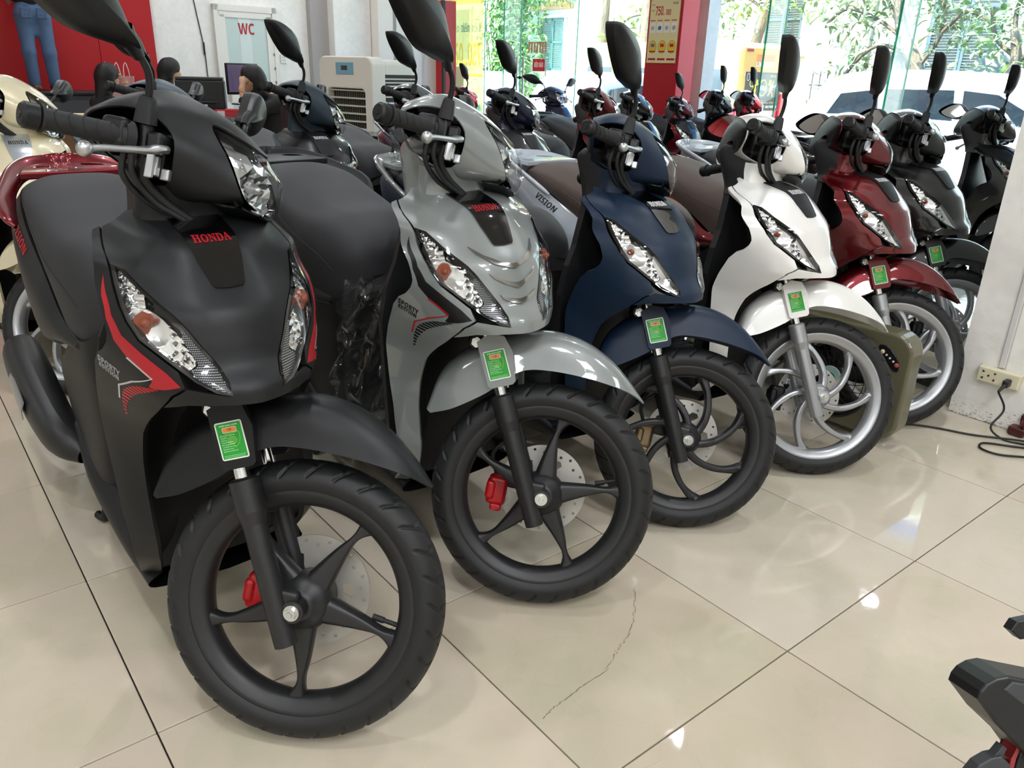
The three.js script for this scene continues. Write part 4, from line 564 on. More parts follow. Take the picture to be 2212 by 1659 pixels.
// ---------------------------------------------------------------- the row of scooters
const P = { black: paintOf(0x161718, true), grey: paintOf(0x7d8280, false), navy: paintOf(0x16263a, true), white: paintOf(0xecebe6, false), wine: candy(0x640611), jet: paintOf(0x050506, false), silver: paintOf(0xb9c0c8, false), cream: paintOf(0xe4d9b6, false), teal: paintOf(0x1f2f3a, false), dark: paintOf(0x33373a, false), indigo: paintOf(0x0c1330, false), scarlet: candy(0xc20812), rail: paintOf(0x6f7471, false) };
const ROW = 'scooters parked in the front row';
scooter('matte black scooter with red side stripes and red grab rail, nearest the camera', { paint: P.black, rail: candy(0x720414), badge: mat.redInk, sideInk: mat.redInk, wheel: mat.castBlack, fork: mat.castBlack, caliper: mat.caliperRed, spin: -0.07, has: ['sport', 'rim5', 'label', 'named'] }, [-0.4251, -1.2479, 52.3053, 50.6968, 1.0271, -0.227, 0.0055], ROW);
scooter('glossy grey scooter with three chrome strips across its nose', { paint: P.grey, paint2: P.black, console: P.grey, badge: mat.redInk, wheel: mat.castBlack, fork: mat.castBlack, caliper: mat.caliperRed, stripe: mat.blackInk, pin: mat.redInk, sportInk: mat.blackInk, sportInk2: mat.blackInk, spin: 0.36, has: ['sport', 'strips', 'rim5', 'label', 'named'] }, [0.0615, -1.7058, 54.027, 53.9629, 1.0244, -1.5022, 0.0049], ROW);
scooter('matte navy blue scooter with black curved-spoke wheels', { paint: P.navy, rail: P.rail, wheel: mat.castBlack, fork: mat.castBlack, caliper: mat.caliperGold, clearLamp: 1, spin: 0.4, has: ['rim7', 'label', 'named'] }, [0.4942, -2.0957, 51.685, 49.9267, 0.9884, 1.55, -0.0023], ROW);
scooter('pearl white scooter with brown seat and silver curved-spoke wheels', { paint: P.white, paint2: P.silver, seat: mat.seatBrown, emblem: mat.plastic, clearLamp: 1, has: ['rim7', 'label', 'named'] }, [1.0223, -2.4655, 52.0344, 55.0752, 0.9864, 0.017, -0.0026], ROW);
scooter('glossy wine red scooter with brown seat beside the white one', { paint: P.wine, seat: mat.seatBrown, emblem: mat.plastic, clearLamp: 1, spin: 0.6, has: ['rim7', 'label', 'named'] }, [1.4814, -2.8973, 55.7561, 55.3728, 0.9839, -0.08, -0.0031], ROW);
scooter('glossy black scooter half hidden by the white pillar', { paint: P.jet, rail: P.silver, emblem: mat.plastic, clearLamp: 1, spin: 0.2, has: ['rim7', 'label', 'named'] }, [1.9115, -3.3129, 55.724, 53.5805, 0.9885, -1.28, -0.0022], ROW);
// ---------------------------------------------------------------- the rows behind
const BACK = 'scooters parked in the rows behind', small = ['pinch_bolt', 'valve_stem', 'seam', 'brake_hose', 'floor_mat', 'lower_garnish', 'vent'];
const back = (label, o, pose) => scooter(label, { has: ['rim7'], clearLamp: 1, skip: small, ...o }, pose, BACK);
back('cream scooter with a silver badge panel at the left edge', { paint: P.cream, emblem: M(0xb4bac0, 0.3, { metalness: 0.6 }), badge: mat.blackInk }, [-1.806, -2.953, 53.9, 56.3, 1.016]);
back('steel blue scooter showing handlebar and mirror behind the nearest black one', { paint: paintOf(0x35454f, true) }, [-1.408, -3.467, 52.4, 53.2, 1.008]);
back('dark teal scooter with glossy black nose, in front of the air cooler', { paint: paintOf(0x26343c, true), front: P.jet, emblem: mat.plastic }, [-0.781, -3.55, 52.1, 56.4, 1.018]);
back('dark grey scooter showing only its handlebar behind the glossy grey one', { paint: P.dark }, [-0.321, -3.989, 51.9, 52.1, 1.013]);
back('indigo scooter with black nose panel, behind the glossy grey one', { paint: P.indigo, front: P.dark, emblem: mat.plastic }, [0.164, -4.349, 50.4, 53.5, 1.004]);
back('wine red scooter with black side cover lettered in silver', { paint: P.wine, paint2: P.dark, sideInk: mat.silverInk, has: ['rim7', 'future'] }, [0.714, -5.161, 49.7, 50.4, 1.007]);
back('black scooter just left of the red poster pillar', { paint: P.jet }, [1.135, -6.554, 52.5, 49.1, 0.97]);
back('red scooter with black nose in front of the red poster pillar', { paint: P.wine, front: P.jet, emblem: mat.plastic }, [1.70, -7.66, 52, 48.5, 0.925]);
back('black scooter between the red poster pillar and the gold van', { paint: P.jet }, [2.18, -8.05, 49.6, 52.3, 0.975]);
back('black and red scooter in front of the gold van', { paint: P.scarlet, front: P.jet, console: mat.plasticFine }, [2.54, -8.28, 50.6, 50.9, 0.975]);
back('bright red scooter beside the yellow poster on the glass', { paint: P.scarlet }, [-0.363, -8.373, 47.8, 57, 0.935]);
back('navy scooter facing the room with round mirrors on both sides', { paint: P.indigo }, [0.6, -9.3, 52, 6, 0.95]);
back('black scooter with a clear plastic bag on its lever, behind the white pillar', { paint: P.jet, front: P.black, emblem: mat.plastic }, [2.933, -4.524, 49.4, 46.3, 0.986]);
{ const L = (x, y, z) => V3(x, y, z), t = thing('plastic_bag', 'clear plastic bag hanging from the lever of the far right scooter', 'bag', V3(2.72, 0.93, -4.2));
  part(t, 'film', gridGeo((u, v) => { const a = v * 6.283, w = 0.018 + 0.085 * u ** 0.7 + 0.006 * Math.sin(a * 7 + u * 9); return [w * Math.cos(a), 0.1 - u * 0.26, 0.55 * w * Math.sin(a)]; }, 18, 40), M(0xffffff, 0.15, { transmission: 1, thickness: 0, ior: 1.3 }));
  part(t, 'knot', tube([[0, 0.1, 0], [0.012, 0.13, 0], [0, 0.15, 0.006], [-0.01, 0.12, 0]], 0.008, 16, 6), M(0xe8e8e8, 0.4, { transmission: 0.5, thickness: 0 })); }
// ---------------------------------------------------------------- small things near the scooters
{ const t = thing('plastic_wrap', 'crumpled clear plastic sheet hanging between the black and the grey scooter', 'plastic sheet', V3(0, 0, 0));
  const ctr = [[-0.385, 0.76, -2.0], [-0.4, 0.62, -1.985], [-0.41, 0.45, -1.965], [-0.395, 0.25, -1.94]];
  const f = (u, v) => { const c = crList(ctr, u), k = (v - 0.5), w = 0.11 + 0.05 * u; return [c[0] + k * w + 0.008 * Math.sin(u * 31 + v * 9), c[1] + 0.006 * Math.sin(v * 23), c[2] + 0.025 * Math.sin(v * 13 + u * 11) + 0.015 * Math.sin(u * 47 + v * 5) - k * 0.06]; };
  part(t, 'film', gridGeo(f, 60, 22), M(0xffffff, 0.1, { transmission: 1, thickness: 0, ior: 1.45 })); }
{ // box fan on the floor between the white and the red scooter
  const th = -0.849, t = thing('box_fan', 'olive grey box fan on the floor behind the white scooter', 'fan', V3(1.29, 0, -2.845), th);
  const W = 0.46, H = 0.385, olive = M(0x5f5c46, 0.28, { clearcoat: 0.4 }), dk = M(0x0e0e0f, 0.35);
  const sh = new THREE.Shape(rr(W, H, 0.06, 6).map((p) => new THREE.Vector2(...p))); const ho = new THREE.Path(); ho.absarc(-0.035, -0.02, 0.158, 0, Math.PI * 2, true); sh.holes.push(ho);
  sh.holes.push(new THREE.Path(smooth([[0.02, 0.172], [0.1, 0.17], [0.1, 0.152], [0.03, 0.154]], 3).map((p) => new THREE.Vector2(...p))));
  part(t, 'frame', new THREE.ExtrudeGeometry(sh, { depth: 0.07, bevelEnabled: true, bevelSize: 0.014, bevelThickness: 0.014, bevelSegments: 4, curveSegments: 48 }).translate(0, 0.232, -0.035), olive);
  part(t, 'ring', join(new THREE.TorusGeometry(0.157, 0.009, 10, 60).translate(-0.035, 0.212, 0.045), new THREE.TorusGeometry(0.148, 0.006, 8, 60).translate(-0.035, 0.212, 0.03)), dk);
  const wires = []; for (let i = 0; i < 22; i++) { const a = i / 22 * 6.283; wires.push(tube([[-0.035 + 0.035 * Math.cos(a), 0.212 + 0.035 * Math.sin(a), 0.05], [-0.035 + 0.1 * Math.cos(a + 0.2), 0.212 + 0.1 * Math.sin(a + 0.2), 0.048], [-0.035 + 0.155 * Math.cos(a + 0.4), 0.212 + 0.155 * Math.sin(a + 0.4), 0.04]], 0.0016, 8, 5)); } for (const r of [0.07, 0.1, 0.13]) wires.push(new THREE.TorusGeometry(r, 0.0016, 6, 50).translate(-0.035, 0.212, 0.048));
  part(t, 'grille', join(wires), dk);
  const bl = []; for (let i = 0; i < 5; i++) { const a = i * 1.2566; bl.push(blade([[0.03 * Math.cos(a), 0.03 * Math.sin(a), 0, 0.02, 0.004], [0.08 * Math.cos(a + 0.2), 0.08 * Math.sin(a + 0.2), 0.004, 0.04, 0.004], [0.135 * Math.cos(a + 0.3), 0.135 * Math.sin(a + 0.3), 0.008, 0.045, 0.003]], [-Math.sin(a + 0.2), Math.cos(a + 0.2), 0.5], { n: 10, m: 8 })); } part(t, 'fan_blades', join(bl).translate(-0.035, 0.212, 0), M(0x1c1d1e, 0.4));
  part(t, 'badge', new THREE.CylinderGeometry(0.042, 0.042, 0.006, 32).rotateX(Math.PI / 2).translate(-0.035, 0.212, 0.053), M(0xbfe0dd, 0.4));
  part(t, 'badge_print', new THREE.CylinderGeometry(0.022, 0.022, 0.002, 24).rotateX(Math.PI / 2).translate(-0.035, 0.208, 0.057), M(0x1f8a66, 0.4));
  const cp = part(t, 'control_panel', new THREE.ExtrudeGeometry(new THREE.Shape(smooth([[-0.05, 0.018], [-0.02, 0.03], [0.03, 0.012], [0.052, -0.018], [0.03, -0.022], [-0.03, 0.0]], 4).map((p) => new THREE.Vector2(...p))), { depth: 0.004, bevelEnabled: true, bevelSize: 0.003, bevelThickness: 0.002 }).rotateZ(-0.45).translate(0.165, 0.345, 0.0475), M(0x121011, 0.25));
  part(cp, 'button', ball(0.142, 0.365, 0.0565, 0.008, 1, 1, 0.5), M(0xd8d0a0, 0.4)); part(cp, 'button', ball(0.2, 0.328, 0.0565, 0.008, 1, 1, 0.5), M(0xb5505c, 0.4)); part(cp, 'button', join(...[0, 1, 2].map((i) => ball(0.158 + i * 0.014, 0.356 - i * 0.009, 0.0565, 0.004))), M(0xc9c9c2, 0.4));
  part(t, 'foot', join(rbox(0.035, 0.06, 0.09, 0.01, 0.16, 0.03, 0), rbox(0.035, 0.06, 0.09, 0.01, -0.16, 0.03, 0)), olive); }
{ // outlet and its trunking on the pillar, plug and flex
  const t = thing('power_outlet', 'cream double power outlet with a black plug on the white pillar', 'outlet', at(3.337, 0.205, -1.045), TH), cream = M(0xd9d2b4, 0.45), dk = M(0x241d18, 0.6);
  part(t, 'box', rbox(0.035, 0.062, 0.155, 0.006, -0.018, 0, 0), cream);
  const sl = []; for (const z of [-0.055, -0.012]) { sl.push(new THREE.CylinderGeometry(0.006, 0.006, 0.004, 3).rotateZ(Math.PI / 2).translate(-0.036, 0.013, z), new THREE.CylinderGeometry(0.006, 0.006, 0.004, 3).rotateX(Math.PI).rotateZ(Math.PI / 2).translate(-0.036, -0.013, z)); } sl.push(new THREE.CylinderGeometry(0.004, 0.004, 0.004, 8).rotateZ(Math.PI / 2).translate(-0.036, 0, -0.034)); part(t, 'socket_slots', join(sl), dk);
  part(t, 'plug', join(rbox(0.04, 0.03, 0.022, 0.006, -0.056, -0.004, 0.042), cyl([-0.07, -0.008, 0.042], [-0.1, -0.03, 0.036], 0.008, 0.005, 10)), M(0x1a1a1c, 0.5));
  const d = thing('cable_trunking', 'white plastic cable trunking running up the pillar from the outlet', 'trunking', at(3.337, 0.24, -1.05), TH); part(d, 'cover', rbox(0.012, 2.4, 0.022, 0.003, -0.006, 1.2, 0.0), M(0xd7d3d0, 0.5)); part(d, 'base', rbox(0.005, 2.4, 0.028, 0.002, -0.0025, 1.2, 0), M(0xb9b4b0, 0.6));
  const p0 = at(3.236, 0.175, -1.009), f = [[p0.x, p0.y, p0.z], [1.905, 0.11, -2.8], [1.86, 0.04, -2.78], [1.9, 0.006, -2.75], [1.96, 0.006, -2.71], [2.05, 0.006, -2.64], [2.02, 0.006, -2.58], [1.9, 0.006, -2.6], [1.8, 0.006, -2.62], [1.768, 0.006, -2.668], [1.8, 0.006, -2.712], [1.9, 0.006, -2.69], [2.0, 0.006, -2.67], [2.06, 0.006, -2.7], [1.95, 0.011, -2.735], [1.8, 0.006, -2.785], [1.67, 0.006, -2.848], [1.545, 0.006, -2.875], [1.44, 0.006, -2.86], [1.36, 0.02, -2.87]];
  const c = thing('extension_cord', 'thin black power cord looping over the tiles from outlet to fan', 'cord', V3(0, 0, 0)); part(c, 'flex', tube(f, 0.0042, 160, 8), M(0x0b0b0c, 0.45)); }
{ const t = thing('clip', 'dark red plastic clip lying at the foot of the white pillar', 'clip', at(3.31, 0.02, -0.93), TH); part(t, 'block', rbox(0.05, 0.035, 0.06, 0.008), M(0x45160f, 0.4)); part(t, 'loop', new THREE.TorusGeometry(0.025, 0.006, 8, 20).rotateY(0.5).translate(0, 0.045, 0.01), M(0x5a1a12, 0.35)); }
{ // nose of a motorcycle reaching in at the lower right
  const t = thing('motorcycle', 'black motorcycle with faceted grey nose and red edging cut off at lower right', 'motorcycle', V3(0.516, -0.009, -0.631));
  const dk = M(0x0d0e0f, 0.4), gy = M(0x343537, 0.5), rd = paintOf(0x8a0711, false);
  const lay = (pts, d, bv, z) => { const g = new THREE.ExtrudeGeometry(new THREE.Shape(pts.map((p) => new THREE.Vector2(...p))), { depth: d, bevelEnabled: true, bevelSize: bv, bevelThickness: bv, bevelSegments: 4 }).translate(0, 0, z); return flat(g.rotateX(-0.38).translate(0, 0.697, 0)); };
  part(t, 'nose', lay([[-0.027, 0.003], [-0.025, 0.009], [-0.02, 0.0155], [-0.011, 0.021], [0, 0.0235], [0.03, 0.0185], [0.2, -0.01], [0.2, -0.12], [0.05, -0.085], [0.019, -0.045], [-0.008, -0.021]], 0.05, 0.0035, -0.05), dk);
  part(t, 'nose_top', lay([[-0.002, 0.0135], [0.004, 0.0195], [0.03, 0.016], [0.2, -0.012], [0.2, -0.06], [0.026, -0.007]], 0.006, 0.0025, -0.003), gy);
  part(t, 'edging', lay([[0.021, -0.05], [0.0235, -0.05], [0.018, -0.063], [0.012, -0.09], [0.009, -0.09], [0.014, -0.064]], 0.02, 0.001, -0.03), rd);
  part(t, 'side_fairing', lay([[0.026, -0.05], [0.2, -0.12], [0.2, -0.25], [0.03, -0.16], [0.014, -0.09]], 0.03, 0.002, -0.04), dk);
  part(t, 'indicator', join(lay([[-0.03, -0.082], [-0.021, -0.07], [-0.009, -0.0625], [0.0, -0.0605], [0.008, -0.068], [0.004, -0.085], [-0.02, -0.095]], 0.014, 0.002, -0.02), lay([[-0.006, -0.062], [0.0035, -0.05], [0.0065, -0.052], [0.001, -0.064]], 0.01, 0.001, -0.018)), gy);
  part(t, 'lever_tip', lay([[0.016, 0.068], [0.021, 0.076], [0.08, 0.09], [0.08, 0.07], [0.025, 0.06]], 0.012, 0.0015, -0.03), dk);
  part(t, 'body', join(rbox(0.9, 0.26, 0.2, 0.08, 0.72, 0.6, -0.05), cyl([0.62, 0.3, -0.05], [0.45, 0.72, -0.05], 0.03)), dk);
  part(t, 'front_tyre', new THREE.TorusGeometry(0.24, 0.045, 14, 48).translate(0.62, 0.285, -0.05), mat.tyre); part(t, 'front_wheel', join(new THREE.TorusGeometry(0.195, 0.018, 8, 40), cyl([0, 0, -0.04], [0, 0, 0.04], 0.03), box(0.39, 0.02, 0.02), box(0.02, 0.39, 0.02)).translate(0.62, 0.285, -0.05), mat.castBlack);
  part(t, 'rear_tyre', new THREE.TorusGeometry(0.24, 0.05, 14, 48).translate(1.8, 0.29, -0.05), mat.tyre); part(t, 'seat', rbox(0.9, 0.1, 0.24, 0.04, 1.4, 0.78, -0.05), mat.seatBlack); }
// ---------------------------------------------------------------- the office at the back
// a body from tapered capsules joined by a smooth minimum: bones [p, q, rp, rq]
function flesh(bones, cell = 0.014, k = 0.02) {
  const lo = V3(9, 9, 9), hi = V3(-9, -9, -9); for (const [p, q, r, s] of bones) for (const [c, w] of [[p, r], [q, s]]) { lo.min(V3(c[0] - w, c[1] - w, c[2] - w)); hi.max(V3(c[0] + w, c[1] + w, c[2] + w)); }
  const c = lo.clone().add(hi).multiplyScalar(0.5), half = Math.max(hi.x - lo.x, hi.y - lo.y, hi.z - lo.z) / 2 + cell * 3, n = Math.min(110, Math.ceil(2 * half / cell)), mc = new MarchingCubes(n, undefined, false, false, 90000);
  const B = bones.map(([p, q, r, s]) => { const a = V3(...p), d = V3(...q).sub(a); return [a, d, d.lengthSq() || 1e-9, r, s]; }), x = V3();
  mc.isolation = 0;
  for (let iz = 0; iz < n; iz++) for (let iy = 0; iy < n; iy++) for (let ix = 0; ix < n; ix++) {
    let m = 9; const px = c.x + (ix - n / 2) / (n / 2) * half, py = c.y + (iy - n / 2) / (n / 2) * half, pz = c.z + (iz - n / 2) / (n / 2) * half;
    for (const [a, d, l, r, s] of B) { const t = Math.min(1, Math.max(0, ((px - a.x) * d.x + (py - a.y) * d.y + (pz - a.z) * d.z) / l)), e = Math.hypot(px - a.x - d.x * t, py - a.y - d.y * t, pz - a.z - d.z * t) - (r + (s - r) * t); const h = Math.max(k - Math.abs(m - e), 0) / k; m = Math.min(m, e) - h * h * k / 4; }
    mc.field[ix + iy * n + iz * n * n] = -m;
  }
  mc.update();
  const g = new THREE.BufferGeometry(), N = mc.count, P = new Float32Array(N * 3); for (let i = 0; i < N * 3; i += 3) { P[i] = c.x + mc.positionArray[i] * half; P[i + 1] = c.y + mc.positionArray[i + 1] * half; P[i + 2] = c.z + mc.positionArray[i + 2] * half; }
  const nr = mc.normalArray.slice(0, N * 3);
  g.setAttribute('position', new THREE.BufferAttribute(P, 3)); g.setAttribute('normal', new THREE.BufferAttribute(Float32Array.from(nr), 3)); g.setAttribute('uv', new THREE.BufferAttribute(new Float32Array(N * 2), 2));
  return g;
}
const skin = M(0xc79a7b, 0.55), hairM = M(0x0d0b0a, 0.55), suit = M(0x0b0b0d, 0.75);
const denim = M(0xffffff, 0.85, { map: noiseTex(256, [[6, 0.4], [60, 0.3], [120, 0.3]], (s) => [48 + s * 60, 68 + s * 66, 98 + s * 72], { srgb: true }), bumpMap: plasterBump, bumpScale: 0.003 });
function finger5(o, dir, curl, k = 1) { const b = []; for (let i = 0; i < 4; i++) { const y = (i - 1.5) * 0.019 * k, L = [0.062, 0.07, 0.066, 0.05][i] * k, p = [o[0], o[1] + y * 0.3, o[2] + y], q = [p[0] + dir[0] * L * 0.5, p[1] + dir[1] * L * 0.5, p[2] + dir[2] * L * 0.5 + y * 0.3], r = [q[0] + dir[0] * L * 0.45 + curl[0] * L * 0.4, q[1] + dir[1] * L * 0.45 + curl[1] * L * 0.4, q[2] + curl[2] * L * 0.4]; b.push([p, q, 0.0085, 0.008], [q, r, 0.008, 0.007]); } return b; }
{ // man in jeans standing with his back turned on the cabinet
  const t = thing('person', 'man in blue jeans standing on the cabinet before the red panel, back turned', 'person', at(1.78, 0.9, -10.9), TH); t.scale.setScalar(0.9);
  const Lh = [-0.1, 0.86, 0], Rh = [0.1, 0.86, 0], Lk = [-0.11, 0.46, 0.03], Rk = [0.115, 0.45, 0.03], La = [-0.09, 0.08, -0.03], Ra = [0.13, 0.08, -0.02];
  const core = [[Lh, Lk, 0.088, 0.058], [Lk, La, 0.058, 0.04], [Rh, Rk, 0.088, 0.058], [Rk, Ra, 0.058, 0.04], [[-0.08, 0.9, 0.02], [0.08, 0.9, 0.02], 0.1, 0.1], [[-0.1, 1.1, 0], [0.1, 1.1, 0], 0.09, 0.09], [[-0.13, 1.38, 0], [0.13, 1.38, 0], 0.085, 0.085], [[0, 0.95, 0], [0, 1.36, 0], 0.1, 0.12], [[0, 1.42, 0], [0, 1.52, -0.01], 0.055, 0.05], [[0, 1.6, -0.02], [0, 1.66, -0.02], 0.078, 0.088], [[0.19, 1.4, 0], [0.25, 1.14, -0.06], 0.048, 0.04], [[0.25, 1.14, -0.06], [0.18, 1.05, -0.3], 0.038, 0.028], [[-0.19, 1.4, 0], [-0.26, 1.14, -0.06], 0.048, 0.04], [[-0.26, 1.14, -0.06], [-0.18, 1.06, -0.3], 0.038, 0.028], [[0.18, 1.05, -0.3], [0.17, 1.04, -0.38], 0.03, 0.028], [[-0.18, 1.06, -0.3], [-0.17, 1.05, -0.38], 0.03, 0.028], [[0, 1.58, -0.1], [0, 1.565, -0.12], 0.014, 0.012], ...finger5([0.17, 1.035, -0.39], [0, -0.3, -1], [0, -0.8, 0.2]).map((b) => b), ...finger5([-0.17, 1.045, -0.39], [0, -0.3, -1], [0, -0.8, 0.2])];
  part(t, 'body', flesh(core, 0.017, 0.03), skin);
  const fat = (b, d) => b.map(([p, q, r, s]) => [p, q, r + d, s + d]);
  part(t, 'jeans', flesh([...fat([[Lh, Lk, 0.092, 0.064], [Lk, [-0.1, 0.1, -0.02], 0.064, 0.056], [Rh, Rk, 0.092, 0.064], [Rk, [0.125, 0.1, -0.01], 0.064, 0.056]], 0.012), [[-0.08, 0.9, 0.02], [0.08, 0.9, 0.02], 0.113, 0.113], [[-0.075, 0.98, 0], [0.075, 0.98, 0], 0.1, 0.1], [[0, 0.86, 0.01], [0, 0.68, 0.02], 0.09, 0.05], [[-0.085, 0.84, 0.05], [-0.085, 0.84, 0.05], 0.085, 0.085], [[0.085, 0.84, 0.05], [0.085, 0.84, 0.05], 0.085, 0.085]], 0.016, 0.035), denim);
  part(t, 'pockets', join(rbox(0.11, 0.12, 0.012, 0.005, -0.085, 0.9, 0.143), rbox(0.11, 0.12, 0.012, 0.005, 0.085, 0.9, 0.143), box(0.05, 0.035, 0.008, -0.07, 0.965, 0.142)), denim);
  part(t, 'belt', new THREE.TorusGeometry(0.105, 0.02, 8, 40).rotateX(Math.PI / 2).scale(1.72, 0.9, 1.03).translate(0, 1.04, 0), M(0x15120f, 0.5));
  part(t, 'shirt', flesh([[[-0.09, 1.06, 0], [0.09, 1.06, 0], 0.1, 0.1], [[-0.13, 1.38, 0], [0.13, 1.38, 0], 0.1, 0.1], [[0, 1.05, 0], [0, 1.38, 0], 0.12, 0.135], [[0.19, 1.4, 0], [0.235, 1.2, -0.04], 0.062, 0.058], [[-0.19, 1.4, 0], [-0.245, 1.2, -0.04], 0.062, 0.058]], 0.018, 0.03), M(0x14161d, 0.8));
  part(t, 'hair', flesh([[[0, 1.66, 0.0], [0, 1.69, -0.03], 0.098, 0.09], [[0, 1.6, 0.02], [0, 1.64, 0.01], 0.085, 0.09]], 0.016), hairM);
  for (const [x, z] of [[-0.09, -0.05], [0.13, -0.04]]) part(t, 'shoe', rbox(0.095, 0.07, 0.27, 0.03, x, 0.036, z), M(0x5b4028, 0.6)); }
function seated(label, pos, face, lean, arm) {                            // seen from the waist up behind the desk; face = turn of the head and trunk
  const t = thing('person', label, 'person', pos, face);
  const H = [0, 0.33 - lean * 0.05, 0.02 + lean * 0.13], head = [[[0, H[1] + 0.03, H[2]], [0, H[1] + 0.05, H[2] - 0.01], 0.088, 0.09], [[0, H[1] - 0.03, H[2] + 0.03], [0, H[1] - 0.075, H[2] + 0.05 + lean * 0.0], 0.066, 0.036], [[0, H[1] - 0.005, H[2] + 0.09], [0, H[1] - 0.03, H[2] + 0.102], 0.01, 0.013], [[-0.02, H[1] - 0.06, H[2] + 0.084], [0.02, H[1] - 0.06, H[2] + 0.084], 0.009, 0.009], [[0.08, H[1] - 0.02, H[2]], [0.085, H[1], H[2] - 0.01], 0.014, 0.014], [[-0.08, H[1] - 0.02, H[2]], [-0.085, H[1], H[2] - 0.01], 0.014, 0.014]];
  const trunk = [[[0, H[1] - 0.07, H[2] - 0.02], [0, 0.12, -0.02], 0.048, 0.055], [[-0.13, 0.06, -0.03], [0.13, 0.06, -0.03], 0.065, 0.065], [[0, 0.02, -0.03], [0, -0.4, -0.06], 0.12, 0.125], [[-0.08, -0.42, -0.02], [-0.1, -0.45, 0.38], 0.09, 0.065], [[0.08, -0.42, -0.02], [0.1, -0.45, 0.38], 0.09, 0.065], [[-0.1, -0.45, 0.38], [-0.1, -0.85, 0.36], 0.06, 0.04], [[0.1, -0.45, 0.38], [0.1, -0.85, 0.36], 0.06, 0.04]];
  const arms = [];
  for (const s of [-1, 1]) { const a = arm[s < 0 ? 0 : 1]; arms.push([[s * 0.17, 0.05, -0.02], a.elbow, 0.048, 0.04], [a.elbow, a.wrist, 0.038, 0.026], [a.wrist, a.palm, 0.026, 0.03], ...finger5(a.palm, a.dir, a.curl, 0.95), [a.palm, [a.palm[0] + a.dir[0] * 0.03 + 0.02 * s, a.palm[1] + a.dir[1] * 0.03 - 0.02, a.palm[2] + 0.03], 0.011, 0.008]); }
  part(t, 'body', flesh([...head, ...trunk, ...arms], 0.0145, 0.018), skin);
  const m2 = (b, d) => b.map(([p, q, r, s]) => [p, q, r + d, s + d]);
  part(t, 'jacket', flesh([...m2(trunk.slice(1, 3), 0.018), ...arm.flatMap((a, i) => [[[(i ? 1 : -1) * 0.17, 0.05, -0.02], a.elbow, 0.066, 0.056], [a.elbow, [a.elbow[0] + (a.wrist[0] - a.elbow[0]) * a.cuff, a.elbow[1] + (a.wrist[1] - a.elbow[1]) * a.cuff, a.elbow[2] + (a.wrist[2] - a.elbow[2]) * a.cuff], 0.055, 0.047]])], 0.016, 0.022), suit);
  part(t, 'trousers', flesh(m2(trunk.slice(3), 0.014), 0.018, 0.03), suit);
  part(t, 'hair', flesh([[[0, H[1] + 0.045, H[2] - 0.02], [0, H[1] + 0.05, H[2] + 0.005], 0.103, 0.1], [[-0.07, H[1] + 0.03, H[2] - 0.01], [-0.075, H[1] - 0.06, H[2] - 0.03], 0.035, 0.03], [[0.07, H[1] + 0.03, H[2] - 0.01], [0.075, H[1] - 0.06, H[2] - 0.03], 0.035, 0.03], [[0, H[1], H[2] - 0.06], [0, H[1] - 0.15, H[2] - 0.07], 0.088, 0.075], [[0, H[1] - 0.12, H[2] - 0.07], [0, 0.02, -0.1], 0.08, 0.05]], 0.013, 0.03), hairM);
  part(t, 'eyes', join(ball(-0.03, H[1] + 0.004, H[2] + 0.077, 0.009), ball(0.03, H[1] + 0.004, H[2] + 0.077, 0.009)), M(0x1a1210, 0.3));
  return t;
}
{ const rest = { elbow: [0.22, -0.2, 0.1], wrist: [0.12, -0.16, 0.32], palm: [0.09, -0.16, 0.39], dir: [-0.3, 0, 1], curl: [0, -0.6, 0], cuff: 0.85 }, restL = { ...rest, elbow: [-0.22, -0.2, 0.1], wrist: [-0.12, -0.16, 0.32], palm: [-0.09, -0.16, 0.39], dir: [0.3, 0, 1] };
  const w = seated('woman in a black suit bent over the steel desk with one hand to her forehead', V3(-2.56, 0.83, -8.43), -0.95, 1, [restL, { elbow: [0.17, -0.03, 0.3], wrist: [0.1, 0.2, 0.29], palm: [0.07, 0.27, 0.26], dir: [-0.35, 0.7, -0.5], curl: [-0.3, 0.0, -0.7], cuff: 0.5 }]);
  part(w, 'bracelet', new THREE.TorusGeometry(0.03, 0.004, 8, 24).rotateX(1.4).translate(0.11, 0.17, 0.29), M(0xd8a24a, 0.3, { metalness: 1 }));
  part(w, 'cuff_buttons', join(...[0, 1, 2, 3].map((i) => ball(0.185 - i * 0.004, 0.0 + i * 0.022, 0.35, 0.007))), M(0xdedede, 0.3));
  seated('dark-haired woman by the black printer, seen from behind', V3(-3.99, 0.82, -9.5), 2.2, 0, [restL, rest]);
  seated('woman with loose dark brown hair nearest the red panel, seen from behind', V3(-4.36, 0.76, -8.75), 2.6, 0.2, [restL, rest]); }
